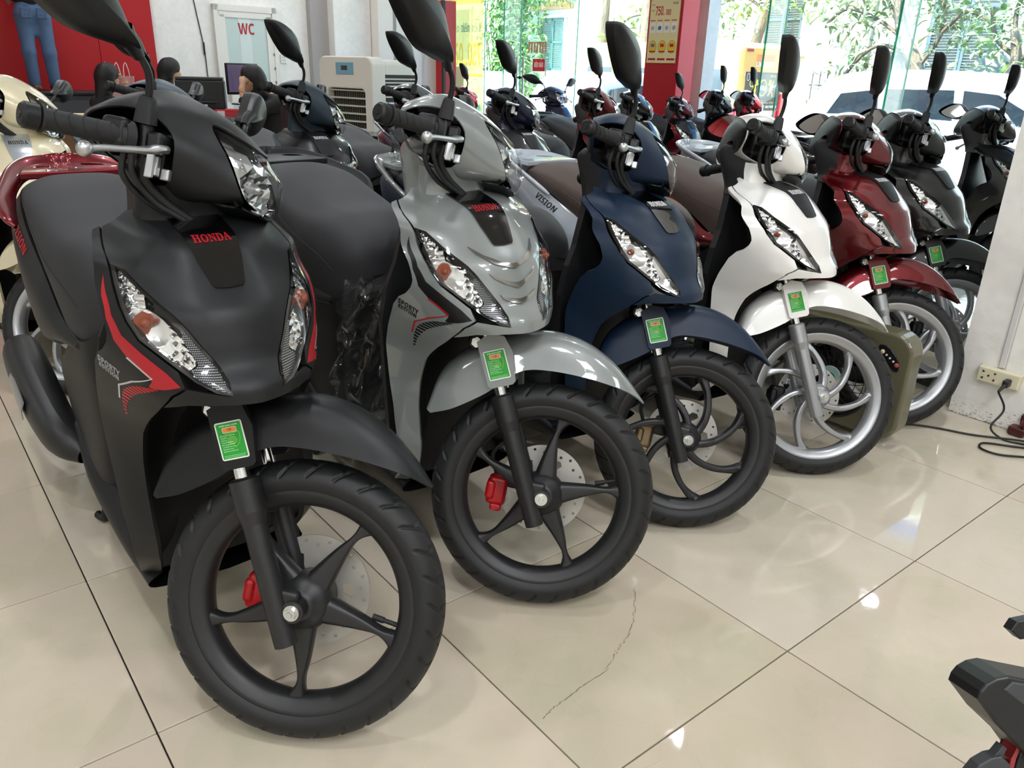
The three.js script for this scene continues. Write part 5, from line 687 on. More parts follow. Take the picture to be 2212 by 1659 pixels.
{ const steel = M(0xa8a39a, 0.3, { metalness: 0.9 }), t = thing('reception_desk', 'steel fronted reception desk with a pale worktop', 'desk', at(2.45, 0, -7.75), TH);
  part(t, 'worktop', rbox(0.95, 0.04, 0.75, 0.01, 0, 0.74, 0), M(0xcfc9bd, 0.35)); part(t, 'front_panel', rbox(0.95, 0.7, 0.03, 0.008, 0, 0.36, 0.34), steel); part(t, 'side_panel', rbox(0.03, 0.7, 0.68, 0.006, 0.44, 0.36, 0), steel); part(t, 'side_panel', rbox(0.03, 0.7, 0.68, 0.006, -0.44, 0.36, 0), steel);
  const c = thing('counter', 'low wooden counter with a pale top stacked with papers', 'counter', at(1.05, 0, -7.6), TH); part(c, 'top', rbox(1.9, 0.04, 0.7, 0.01, 0, 0.8, 0), M(0xc8b79a, 0.4)); part(c, 'front', rbox(1.86, 0.76, 0.03, 0.005, 0, 0.39, 0.3), M(0x6d4a30, 0.5)); part(c, 'end', rbox(0.03, 0.76, 0.6, 0.005, 0.9, 0.39, 0), M(0x6d4a30, 0.5));
  for (let i = 0; i < 5; i++) { const p = thing('folder_stack', ['stack of cream folders on the left end of the counter', 'loose pale green papers on the counter beside the cream folders', 'thick pile of white papers at the middle of the counter', 'thin beige folder lying near the right end of the counter', 'small stack of white forms at the right end of the counter'][i], 'papers', at(0.3 + i * 0.38, 0.82, -7.5 + (i % 2) * 0.04), TH + (rnd() - 0.5) * 0.2); const n = [5, 2, 6, 2, 3][i]; for (let k = 0; k < n; k++) part(p, 'folder', box(0.31, 0.011, 0.23, (rnd() - 0.5) * 0.03, 0.006 + k * 0.0115, (rnd() - 0.5) * 0.03), M([0xdacfae, 0xbccab0, 0xe6e3da, 0xd3bf98, 0xebe8e0][i], 0.8)); }
  const cab = thing('cabinet', 'dark grey low cabinet along the red panel', 'cabinet', at(1.6, 0, -11.0), TH); part(cab, 'carcass', rbox(2.4, 0.86, 0.62, 0.01, 0, 0.43, 0), M(0x3b3c40, 0.5)); part(cab, 'top', rbox(2.44, 0.035, 0.66, 0.008, 0, 0.88, 0), M(0x24252a, 0.4)); for (let i = 0; i < 4; i++) { const d = part(cab, 'door', rbox(0.57, 0.76, 0.02, 0.004, -0.9 + i * 0.6, 0.42, 0.315), M(0x46474c, 0.5)); part(d, 'handle', rbox(0.012, 0.12, 0.02, 0.004, -0.66 + i * 0.6, 0.5, 0.335), steel); } }
function monitor(label, pos, turn, w, h, lit) { const t = thing('monitor', label, 'monitor', pos, turn); part(t, 'bezel', rbox(w, h, 0.03, 0.008, 0, h / 2 + 0.1, 0), M(0x131316, 0.4)); part(t, 'stand', join(rbox(0.05, 0.14, 0.03, 0.006, 0, 0.07, -0.02), rbox(0.2, 0.012, 0.14, 0.004, 0, 0.006, -0.02)), M(0x1a1a1d, 0.4)); if (lit) part(t, 'screen', box(w - 0.03, h - 0.04, 0.002, 0, h / 2 + 0.105, 0.0155), M(0x08080a, 0.2, { emissive: 0x8a7f9a, emissiveIntensity: 0.55, emissiveMap: canvasTex(128, 160, (g) => { g.fillStyle = '#cfc8d8'; g.fillRect(0, 0, 128, 160); g.fillStyle = '#8d86a0'; for (let i = 0; i < 16; i++) g.fillRect(10, 12 + i * 9, 30 + (i * 37) % 70, 2); }) })); return t; }
monitor('monitor with a lilac screen on the steel desk, in front of the glazed door', V3(-2.87, 0.86, -8.62), 0.85, 0.36, 0.3, true);
{ const t = thing('printer', 'black boxy printer beside the seated women', 'printer', V3(-3.26, 0.79, -8.5), 0.3); part(t, 'case', rbox(0.46, 0.3, 0.36, 0.015, 0, 0.15, 0), M(0x17181a, 0.45)); part(t, 'lid', rbox(0.44, 0.03, 0.34, 0.01, 0, 0.315, 0), M(0x232427, 0.5)); part(t, 'paper_tray', rbox(0.3, 0.01, 0.12, 0.003, 0, 0.1, 0.2), M(0x2c2d30, 0.5));
  const c = thing('cup', 'pale blue plastic cup by the black printer', 'cup', V3(-3.1, 0.762, -8.1)); part(c, 'wall', lathe([[0.028, 0], [0.036, 0.11], [0.034, 0.11], [0.026, 0.004], [0, 0.003]], 20), M(0xb8d8e6, 0.3)); part(c, 'rim', new THREE.TorusGeometry(0.035, 0.002, 6, 20).rotateX(Math.PI / 2).translate(0, 0.11, 0), M(0xd5e8f0, 0.3));
  const r = thing('sign_block', 'red desk sign block at the edge of the steel desk', 'block', V3(-2.98, 0.76, -8.22), 0.4); part(r, 'body', rbox(0.11, 0.09, 0.1, 0.008, 0, 0.02, 0), M(0xc01a24, 0.4)); part(r, 'plate', rbox(0.08, 0.05, 0.006, 0.002, 0, 0.03, 0.051), M(0xe0d8d4, 0.4));
  const k = thing('box', 'dark red box beside the elbow of the bent woman', 'box', V3(-2.8, 0.765, -8.05), 0.2); part(k, 'base', rbox(0.14, 0.08, 0.12, 0.006, 0, 0.02, 0), M(0x9a121c, 0.4)); part(k, 'lid', rbox(0.144, 0.02, 0.124, 0.005, 0, 0.07, 0), M(0xb01822, 0.4));
  const b = thing('gift_bag', 'clear plastic gift bag with dried flowers and white handles on the counter', 'bag', V3(-4.52, 0.83, -9.35), 0.35); part(b, 'film', gridGeo((u, v) => { const a = v * 6.283, cx = Math.sign(Math.cos(a)) * Math.abs(Math.cos(a)) ** 0.5, cz = Math.sign(Math.sin(a)) * Math.abs(Math.sin(a)) ** 0.5; return [cx * (0.15 + 0.03 * u), u * 0.26, cz * 0.09 * (1 - 0.3 * u)]; }, 10, 40), M(0xf6eaea, 0.2, { transmission: 0.85, thickness: 0 }));
  part(b, 'handle', join(...[-0.09, 0.02, 0.11].map((x) => tube([[x - 0.03, 0.25, 0.03], [x - 0.02, 0.36, 0.04], [x + 0.0, 0.4, 0.04], [x + 0.02, 0.34, 0.04], [x + 0.03, 0.25, 0.03]], 0.004, 18, 6))), M(0xf2efec, 0.5));
  const petals = []; for (let i = 0; i < 36; i++) petals.push(ball((rnd() - 0.5) * 0.22, 0.12 + rnd() * 0.16, (rnd() - 0.5) * 0.1, 0.014 + rnd() * 0.012, 1, 0.6, 1, 8)); part(b, 'flowers', join(petals.slice(0, 12)), M(0xd8a81e, 0.6)); part(b, 'dried_flowers', join(petals.slice(12)), M(0xc6a882, 0.8)); part(b, 'wrapping', join(rbox(0.16, 0.12, 0.1, 0.03, -0.05, 0.07, 0), rbox(0.12, 0.1, 0.1, 0.03, 0.09, 0.06, 0)), M(0xd9aeb2, 0.6)); }
{ // evaporative cooler
  const t = thing('air_cooler', 'large ivory evaporative air cooler with a blue display and louvred side', 'air cooler', V3(-1.5, 0, -8.25), -0.62), iv = M(0xe2ddd2, 0.45), dk = M(0x1b1a18, 0.6), W = 0.7, D = 0.62, y0 = 0.1, y1 = 1.34;
  const sh = new THREE.Shape(rr(W, y1 - y0, 0.07, 6).map((p) => new THREE.Vector2(...p))); const ho = new THREE.Path(rr(0.54, 0.62, 0.06, 5).map(([x, y]) => new THREE.Vector2(x, y + 0.05))); sh.holes.push(ho);
  part(t, 'front_shell', new THREE.ExtrudeGeometry(sh, { depth: 0.14, bevelEnabled: true, bevelSize: 0.012, bevelThickness: 0.02, bevelSegments: 3 }).translate(0, (y0 + y1) / 2, D / 2 - 0.16), iv);
  part(t, 'body', rbox(W - 0.01, y1 - y0 - 0.02, D - 0.18, 0.05, 0, (y0 + y1) / 2, -0.07), iv); part(t, 'duct', box(0.56, 0.64, 0.02, 0, 0.77, D / 2 - 0.13), dk);
  for (let i = 0; i < 9; i++) part(t, 'slat', rbox(0.54, 0.014, 0.07, 0.004, 0, 0.49 + i * 0.07, D / 2 - 0.06).rotateX(0), M(0xc9c6ba, 0.5));
  part(t, 'vane', join(...Array.from({ length: 17 }, (_, i) => box(0.008, 0.6, 0.04, -0.25 + i * 0.031, 0.77, D / 2 - 0.1))), M(0x6e6b62, 0.6));
  const d = part(t, 'display', rbox(0.24, 0.11, 0.012, 0.012, 0, 1.245, D / 2 + 0.0), M(0x7ea9bd, 0.35)); part(d, 'readout', box(0.08, 0.04, 0.004, 0, 1.25, D / 2 + 0.007), M(0x41433c, 0.4));
  for (let i = 0; i < 6; i++) part(t, 'louvre', rbox(0.014, 0.014, 0.42, 0.004, W / 2 + 0.002, 1.16 - i * 0.032, -0.08), M(0xd5d0c5, 0.5)); part(t, 'louvre_recess', box(0.004, 0.24, 0.44, W / 2 - 0.002, 1.08, -0.08), dk);
  part(t, 'label', box(0.003, 0.36, 0.36, W / 2 + 0.001, 0.78, -0.08), M(0xffffff, 0.5, { map: canvasTex(128, 128, (g) => { g.fillStyle = '#e9ecf2'; g.fillRect(0, 0, 128, 128); g.fillStyle = '#b02c30'; g.fillRect(8, 8, 60, 10); g.fillStyle = '#6d7a98'; for (let i = 0; i < 9; i++) g.fillRect(8, 28 + i * 10, 112 - (i * 23) % 40, 4); g.strokeStyle = '#2c3a66'; g.lineWidth = 4; g.strokeRect(1, 1, 126, 126); }) }));
  part(t, 'caster', join(...[[-1, -1], [1, -1], [-1, 1], [1, 1]].map(([x, z]) => cyl([x * 0.28, 0.05, z * 0.22 - 0.015], [x * 0.28, 0.05, z * 0.22 + 0.015], 0.05))), dk);
  const tb = thing('table', 'low dark glass topped table in front of the air cooler', 'table', V3(-1.15, 0, -7.6), 0.3); part(tb, 'top', rbox(0.8, 0.03, 0.5, 0.008, 0, 0.68, 0), M(0x1b1a19, 0.15)); part(tb, 'base', rbox(0.7, 0.66, 0.4, 0.01, 0, 0.33, 0), M(0xb9b6bd, 0.5)); }
{ const t = thing('wall_socket', 'white wall socket beside the glazed WC door', 'socket', at(4.9, 1.33, B0w + 0.012), TH); part(t, 'plate', rbox(0.085, 0.12, 0.02, 0.006), M(0xe9e7e1, 0.4)); part(t, 'holes', join(...[-0.02, 0.02].flatMap((y) => [box(0.008, 0.014, 0.004, -0.012, y, 0.011), box(0.008, 0.014, 0.004, 0.012, y, 0.011)])), M(0x6d6a66, 0.6));
  const c = thing('wall_cable', 'thin dark cable hanging down the white wall beside the red panel', 'cable', at(3.72, 0, B0w + 0.01), TH); part(c, 'wire', tube([[-0.04, 3.6, 0], [-0.03, 2.4, 0], [0.03, 1.9, 0], [0.09, 1.4, 0], [0.1, 1.05, 0], [0.13, 0.9, 0]], 0.006, 40, 6), M(0x2a2725, 0.6)); part(c, 'clip', rbox(0.02, 0.16, 0.02, 0.004, 0.085, 1.42, 0.008), M(0x141312, 0.5)); }
// ---------------------------------------------------------------- posters on the glass and pillar
const posterDraw = (g, w, h) => {
  g.fillStyle = '#e8d9a0'; g.fillRect(0, 0, w, h); g.fillStyle = '#b5121f'; g.beginPath(); g.moveTo(0, 0); g.lineTo(w, 0); g.lineTo(w, h * 0.12); g.lineTo(0, h * 0.2); g.fill();
  g.fillStyle = '#f2d9c0'; g.font = 'bold 18px sans-serif'; g.textAlign = 'left'; g.fillText('Chi có tai hê thông', 14, h * 0.05); g.font = 'bold 21px sans-serif'; g.fillText('HONDA SON TÙNG -HUY PHUONG', 12, h * 0.105, w * 0.62);
  g.fillStyle = '#3b3f44'; g.beginPath(); g.ellipse(w * 0.86, h * 0.11, 46, 22, -0.4, 0, 7); g.fill(); g.lineWidth = 6; g.strokeStyle = '#3b3f44'; for (const x of [0.74, 0.96]) { g.beginPath(); g.arc(w * x, h * 0.16 - (x > 0.8 ? 20 : 0), 18, 0, 7); g.stroke(); }
  g.fillStyle = '#55504a'; g.font = 'italic 26px serif'; g.fillText('Lên', 12, h * 0.27); g.fillText('dên', 14, h * 0.34); g.fillRect(20, h * 0.34 - 15, 11, 2); g.fillRect(38, h * 0.34 - 21, 6, 2);
  g.fillStyle = '#b5121f'; g.save(); g.translate(70, h * 0.39); g.scale(0.8, 1.75); g.font = 'bold 76px sans-serif'; g.fillText('750.', 0, 0); g.font = 'bold 48px sans-serif'; g.fillText('000', 172, 0); g.restore();
  g.fillStyle = '#5c544c'; g.font = 'bold 34px sans-serif'; g.fillText('VND', w * 0.74, h * 0.26);
  for (let i = 0; i < 4; i++) { const x = 14 + i * (w - 20) / 4; g.fillStyle = '#c23a44'; g.fillRect(x, h * 0.45, 66, 10); g.fillStyle = '#efeadb'; g.fillRect(x, h * 0.48, 72, h * 0.13); g.fillStyle = ['#b8b2a4', '#2a6fa8', '#9fb4bc', '#a8a48f'][i]; g.beginPath(); g.ellipse(x + 36, h * 0.55, 22, 24, 0.5, 0, 7); g.fill(); }
  for (let i = 0; i < 3; i++) { const x = w * (0.18 + i * 0.32); g.fillStyle = '#e5c21c'; g.strokeStyle = '#8d6a1c'; g.lineWidth = 4; g.beginPath(); g.ellipse(x, h * 0.79, 48, 66, 0, 0, 7); g.fill(); g.stroke(); g.fillStyle = ['#5d5fa8', '#c4232c', '#b5121f'][i]; g.fillRect(x - 24, h * 0.75, 48, 34); g.fillStyle = '#b5121f'; g.fillRect(x - 40, h * 0.84, 80, 16); g.fillStyle = '#a81522'; g.fillRect(x - 50, h * 0.935, 100, 22); }
  g.strokeStyle = '#d88a2a'; g.lineWidth = 5; g.strokeRect(2, 2, w - 4, h - 4);
};
{ const t = thing('poster', 'cream promotion poster reading 750.000 VND on the red pillar', 'poster', at(6.998, 1.75, -6.235), TH); const m = M(0xffffff, 0.45, { map: canvasTex(384, 832, posterDraw) }), g = new THREE.PlaneGeometry(0.44, 1.0); part(t, 'print', join(new THREE.BoxGeometry(0.42, 0.78, 0.004)).rotateY(-Math.PI / 2).translate(-0.002, 0.03, 0), m); }
{ const m = M(0xffffff, 0.6, { transmission: 0.8, thickness: 0, map: canvasTex(384, 768, (g, w, h) => { g.fillStyle = '#f4efc4'; g.fillRect(0, 0, w, h); g.fillStyle = '#efdc98'; g.fillRect(0, 40, w, 130); g.fillStyle = '#6a9a9a'; g.font = 'italic 54px serif'; g.fillText('Lên dên', 26, 300); g.fillRect(140, 268, 24, 4); g.fillStyle = '#ecc95a'; g.save(); g.translate(20, 460); g.scale(0.9, 1.5); g.font = 'bold 100px sans-serif'; g.fillText('750.', 0, 0); g.restore(); g.strokeStyle = '#b9bb9a'; g.lineWidth = 3; for (let i = 0; i < 3; i++) { g.beginPath(); g.arc(80 + i * 110, 560, 36, 0, 7); g.stroke(); } g.fillStyle = '#8fd0c4'; g.beginPath(); g.arc(70, 690, 50, 0, 7); g.fill(); g.fillStyle = '#f0dc8c'; g.fillRect(0, 500, w, 14); }) });
  const t = thing('poster', 'pale yellow translucent poster seen from behind on the corner glass', 'poster', at(A1w + 0.062, 1.55, -10.86), TH); part(t, 'print', new THREE.BoxGeometry(0.94, 2.3, 0.002).rotateY(Math.PI / 2), m); }
{ const t = thing('sign', 'small red sticker reading KÉO VÀO on the glass door', 'sign', at(A1w + 0.038, 1.35, -9.05), TH); part(t, 'print', new THREE.BoxGeometry(0.004, 0.16, 0.26), M(0xffffff, 0.5, { map: canvasTex(256, 160, (g, w, h) => { g.fillStyle = '#d01f2c'; g.fillRect(0, 0, w, h); g.fillStyle = '#fff4ee'; g.textAlign = 'center'; g.save(); g.translate(w / 2, 108); g.scale(0.72, 1.35); g.font = 'bold 64px sans-serif'; g.fillText('KÉO VÀO', 0, 0); g.restore(); }) }));
  const o = thing('sign', 'faded orange lettering seen from behind above the red sticker', 'sign', at(A1w + 0.06, 1.58, -9.1), TH); part(o, 'lettering', join(...[0, 1, 2, 3, 4, 5, 6].map((i) => box(0.003, 0.14, 0.035, 0, 0, -0.2 + i * 0.06)), box(0.003, 0.02, 0.36, 0, 0.06, -0.02)), M(0xd98a55, 0.6, { transmission: 0.3, thickness: 0 }));
  const d = thing('door_handle', 'pair of steel pull bars on the glass door', 'handle', at(A1w, 1.0, -9.38), TH); for (const b of [-0.07, 0.07]) part(d, 'bar', cyl([-0.03, -0.35, b], [-0.03, 0.45, b], 0.014), mat.alloy); part(d, 'lock', join(cyl([-0.03, 0.18, -0.07], [-0.03, 0.18, 0.07], 0.01), ball(-0.03, 0.18, 0, 0.022)), mat.plastic); }
// ---------------------------------------------------------------- the street: road, facades, trees, vehicles
const YS = -0.25;
slab('pavement', A1w + 0.25, 9.0, YS - 0.2, -0.03, -40, 22, M(0x9a958c, 0.9));
slab('road', 9.0, 15.2, YS - 0.3, YS, -40, 22, M(0x6c6b69, 0.9));
slab('pavement', 15.2, 19, YS - 0.2, YS + 0.12, -40, 22, M(0xa8a196, 0.9));
const stucco = M(0xffffff, 0.9, { map: noiseTex(256, [[4, 0.4], [13, 0.3], [70, 0.3]], (s) => [216 + s * 30, 200 + s * 30, 168 + s * 34], { srgb: true }), bumpMap: plasterBump, bumpScale: 0.004 }), green = M(0x4f7a6a, 0.6), stone = M(0xd8cbb0, 0.85), greyGreen = M(0x5e6a66, 0.7);
function shutterWindow(p, a, y, b, w, h, mt) {
  const f = part(p, 'window', join(box(0.1, 0.1, w + 0.3, a - 0.06, y + h + 0.06, b), box(0.12, 0.08, w + 0.36, a - 0.07, y - 0.04, b), box(0.06, h, 0.08, a - 0.05, y + h / 2, b - w / 2 - 0.04), box(0.06, h, 0.08, a - 0.05, y + h / 2, b + w / 2 + 0.04)), stone);
  for (const s of [-1, 1]) { const c = b + s * w / 4, l = w / 2 - 0.012, n = Math.round(h / 0.055), sl = []; sl.push(box(0.05, h, 0.06, a - 0.04, y + h / 2, c - l / 2 + 0.03), box(0.05, h, 0.06, a - 0.04, y + h / 2, c + l / 2 - 0.03), box(0.05, 0.07, l, a - 0.04, y + 0.035, c), box(0.05, 0.07, l, a - 0.04, y + h - 0.035, c), box(0.05, 0.06, l, a - 0.04, y + h * 0.55, c)); for (let i = 1; i < n; i++) sl.push(box(0.045, 0.012, l - 0.1, 0, 0, 0).rotateZ(0.6).translate(a - 0.03, y + i * h / n, c)); part(f, 'shutter', join(sl), mt); }
}
function building(label, a, b0, b1, h, m, wins) { const t = thing('building', label, 'building', V3(0, YS, 0), TH); part(t, 'wall', metreUV(box(6, h, b1 - b0, a + 3, h / 2, (b0 + b1) / 2)), m); part(t, 'cornice', join(box(0.3, 0.2, b1 - b0, a - 0.1, 5.2, (b0 + b1) / 2), box(0.5, 0.3, b1 - b0, a - 0.15, h, (b0 + b1) / 2), box(0.1, 0.5, b1 - b0, a - 0.04, 0.25, (b0 + b1) / 2)), stone); for (const w of wins) shutterWindow(t, a, ...w); return t; }
building('cream house with tall green louvred shutters across the street, at right', 18, -9.9, 12, 8.5, M(0xdcd2bf, 0.9), [[1.65, -7.95, 1.45, 2.4, greyGreen], [1.65, -2, 1.45, 2.4, greyGreen]]);
building('pale yellow old house overgrown with creeper across the street', 18, -19.6, -10, 9, stucco, [[2.1, -14.9, 1.0, 1.35, greyGreen], [2.1, -12.2, 1.0, 1.35, greyGreen], [5.6, -14.9, 1.0, 1.6, greyGreen]]);
building('pale house with green shutters and a timber lintel, at the left of the street', 18.2, -34, -19.7, 8, M(0xe9e2cf, 0.9), [[1.55, -20.9, 1.15, 1.55, green], [1.8, -26, 1.1, 1.7, green]]);
// leaves: one small bent blade, many copies
const leafGeo = (() => { const g = gridGeo((u, v) => { const w = 0.5 * Math.sin(u * Math.PI) ** 0.8; return [u - 0.0, 0.16 * Math.sin(u * 3) - 0.12 * Math.abs(v - 0.5), (v - 0.5) * w * 0.8]; }, 4, 2); return g; })();
function leaves(parent, n, place, size, colors) {
  const m = new THREE.InstancedMesh(leafGeo, M(0xffffff, 0.6, { transmission: 0.25, thickness: 0 }), n), d = new THREE.Object3D(), c = new THREE.Color();
  for (let i = 0; i < n; i++) { const p = place(); d.position.set(...p); d.rotation.set((rnd() - 0.5) * 2.2, rnd() * 6.28, (rnd() - 0.7) * 1.6); d.scale.setScalar(size * (0.6 + rnd() * 0.8)); d.updateMatrix(); m.setMatrixAt(i, d.matrix); m.setColorAt(i, c.set(colors[Math.floor(rnd() * colors.length)]).offsetHSL((rnd() - 0.5) * 0.03, 0, (rnd() - 0.5) * 0.06)); }
  m.name = 'leaves'; m.userData.kind = 'stuff'; m.castShadow = m.receiveShadow = true; parent.add(m); return m;
}
const bark = M(0xffffff, 0.9, { map: noiseTex(128, [[8, 0.5], [32, 0.5]], (s) => [92 + s * 80, 80 + s * 72, 62 + s * 60], { srgb: true }), bumpMap: plasterBump, bumpScale: 0.02 });
function tree(label, a, b, trunk, branches, n, size, cols, spread = 0.35) {
  const t = thing('tree', label, 'tree', at(a, YS, b), TH);
  part(t, 'trunk', blade(trunk.map(([x, y, z, r]) => [x, y, z, r, r]), [1, 0, 0.1], { n: 24, m: 12, pw: 1 }), bark);
  const bs = branches.map((q) => tube(q, 0.035, 18, 7)); if (bs.length) part(t, 'branches', join(bs), bark);
  const tips = branches.flatMap((q) => { const c = new THREE.CatmullRomCurve3(q.map((p) => V3(...p))); return Array.from({ length: 14 }, (_, i) => c.getPoint(0.3 + i * 0.05)); });
  if (n) leaves(t, n, () => { const p = tips[Math.floor(rnd() * tips.length)]; const g = () => (rnd() + rnd() + rnd() - 1.5) * 2 * spread; return [p.x + g(), p.y + g() * 0.9 - 0.1, p.z + g()]; }, size, cols);
  return t;
}
const GR = [0x6f8a3a, 0x86a04e, 0x5c7a34, 0x9db06a, 0xb0b878];
tree('leaning street tree with pale leaves behind the gold van', 16.4, -11.9, [[0, 0, -0.1, 0.16], [0, 1.6, 0, 0.13], [0, 2.6, 0.16, 0.12], [0, 3.6, 0.5, 0.1], [0, 4.6, 0.7, 0.07]], [[[0, 2.9, 0.25], [0.1, 3.2, -0.4], [0, 3.1, -1.0], [0, 2.8, -1.3]], [[0, 3.1, 0.3], [-0.2, 3.4, 1.0], [0, 3.2, 1.6]], [[0, 3.4, 0.4], [0, 3.9, -0.2], [0.2, 4.0, -0.9]], [[0, 3.6, 0.5], [0.3, 3.9, 1.2], [0, 3.6, 2.0]]], 900, 0.17, GR);
tree('branching street tree with grey green leaves behind the white car', 14.3, -7.0, [[0, 0, 0.3, 0.15], [0, 1.2, 0.15, 0.13], [0, 1.75, 0.0, 0.12], [0, 2.3, -0.35, 0.1], [0, 2.9, -0.55, 0.08], [0, 3.6, -0.6, 0.05]], [[[0, 1.7, 0], [0, 2.3, 0.3], [0.1, 2.9, 0.2], [0, 3.5, 0.25]], [[0, 2.2, -0.3], [0, 2.5, -0.8], [-0.2, 2.7, -1.3], [0, 2.5, -1.8]], [[0, 2.5, -0.5], [0.2, 3.0, -1.0], [0, 3.2, -1.6]], [[0, 2.3, 0.3], [-0.1, 2.6, 0.7], [0, 2.4, 1.1]], [[0, 2.0, -0.2], [-0.1, 2.1, -0.7], [0, 1.8, -1.15], [0, 1.6, -1.3]], [[0, 2.7, 0.25], [0.1, 3.2, -0.2], [0, 3.4, -0.7]]], 950, 0.16, [0x7d8a5a, 0x94a072, 0x6b7f4a, 0xa8b088, 0x5f7a40], 0.27);
tree('thin branched tree in front of the tall green shutters', 13.6, -4.6, [[0, 0, -0.9, 0.1], [0, 1.4, -0.75, 0.09], [0, 1.8, -0.6, 0.08], [0, 2.3, -0.72, 0.06]], [[[0, 1.7, -0.65], [0, 2.0, -0.45], [0, 2.3, -0.1], [0, 2.35, 0.5], [0, 2.6, 1.1]], [[0, 2.2, -0.7], [0, 2.6, -0.75], [0, 3.0, -0.6], [0, 3.4, -0.6]], [[0, 2.3, -0.1], [0, 2.1, 0.4], [0, 1.9, 0.9]], [[0, 2.6, -0.7], [0, 2.9, -0.2], [0, 2.9, 0.5], [0, 2.8, 1.2]], [[0, 2.35, 0.5], [0.1, 2.3, 0.9], [0, 2.1, 1.4]], [[0, 1.9, -0.6], [0.1, 2.2, -1.0], [0, 2.6, -1.1]]], 800, 0.16, [0x6f8f4a, 0x5d8040, 0x88a468, 0x9aac7a], 0.25);
tree('old thick trunk with hanging roots left of the red pillar', 16.5, -15.3, [[0, 0, 0, 0.3], [0, 1.5, 0.05, 0.25], [0, 3, 0.1, 0.24], [0, 5, 0.1, 0.22]], [[[0, 3.2, 0.1], [-0.2, 3.3, 0.9], [0, 2.9, 1.5], [0, 2.5, 1.7]], [[0, 3.0, 0.0], [-0.2, 2.8, -0.6], [-0.2, 2.3, -0.7]]], 260, 0.2, GR, 0.22);
tree('pale bare trunk standing next to the old thick trunk', 16.2, -16.6, [[0, 0, 0, 0.16], [0, 2, 0, 0.15], [0, 4, 0.05, 0.14], [0, 5.2, 0.1, 0.12]], [], 0, 0.1, GR);
{ const t = thing('creeper', 'green creeper covering the old wall behind the glass door', 'plant', at(18.1, YS, -22.6), TH); const st = []; for (let i = 0; i < 16; i++) { const z = (rnd() - 0.5) * 3.4; st.push(tube([[-0.05, 0, z], [-0.08, 1.5, z + 0.3 * rnd()], [-0.05, 3.2, z - 0.3 * rnd()], [-0.05, 4.6, z + 0.2]], 0.02, 14, 5)); } part(t, 'stems', join(st), bark); leaves(t, 2600, () => [-0.1 - rnd() * 0.35, 0.8 + rnd() * 4.2, (rnd() + rnd() - 1) * 1.9], 0.2, [0x5d8f3a, 0x7aa84e, 0x4a7a34, 0x98b860]);
  const u = thing('creeper', 'yellowish creeper with bare roots over the timber lintel', 'plant', at(18.15, YS, -20.6), TH); const rt = []; for (let i = 0; i < 22; i++) { const z = 0.85 + rnd() * 1.7; rt.push(tube([[-0.06, 4.4, z], [-0.08, 3.0, z + (rnd() - 0.5) * 0.4], [-0.06, 1.8, z + (rnd() - 0.5) * 0.5], [-0.05, 0.3, z + (rnd() - 0.5) * 0.4]], 0.012 + rnd() * 0.012, 14, 5)); } part(u, 'roots', join(rt), M(0xb59b78, 0.9)); leaves(u, 420, () => [-0.12 - rnd() * 0.2, 3.5 + rnd() * 0.9, -0.5 + rnd() * 1.3], 0.16, [0xb8b25a, 0xa9a94a, 0x8f9c4a]);
  part(u, 'lintel', box(0.14, 0.14, 1.9, -0.08, 3.42, -0.3), M(0xb48a5a, 0.8)); }
{ // railings and gate posts
  const f = thing('fence', 'thin dark iron railing with spear tips across the street', 'fence', at(14.9, YS, -6.6), TH), iron = M(0x4a4a48, 0.6); for (let i = 0; i < 44; i++) { const z = -2.7 + i * 0.16; if (i % 1 === 0) part(f, 'bar', join(cyl([0, 0.1, z], [0, 1.6, z], 0.012, 0.012, 6), cyl([0, 1.6, z], [0, 1.72, z], 0.02, 0.002, 6)), iron); } part(f, 'rail', join(box(0.03, 0.03, 7.1, 0, 1.42, 0.8), box(0.03, 0.03, 7.1, 0, 0.3, 0.8)), iron);
  const post = (label, b) => { const p = thing('gate_post', label, 'post', at(14.5, YS, b), TH), m = M(0x8f8c7c, 0.9); part(p, 'shaft', rbox(0.5, 1.62, 0.5, 0.02, 0, 0.81, 0), m); part(p, 'cap', new THREE.CylinderGeometry(0.2, 0.48, 0.4, 4).rotateY(Math.PI / 4).translate(0, 1.82, 0), M(0x7c7b6e, 0.9)); };
  post('mossy gate post with a pyramid cap behind the branching tree', -7.45); post('mossy gate post with a pyramid cap at the far right', -5.85); }
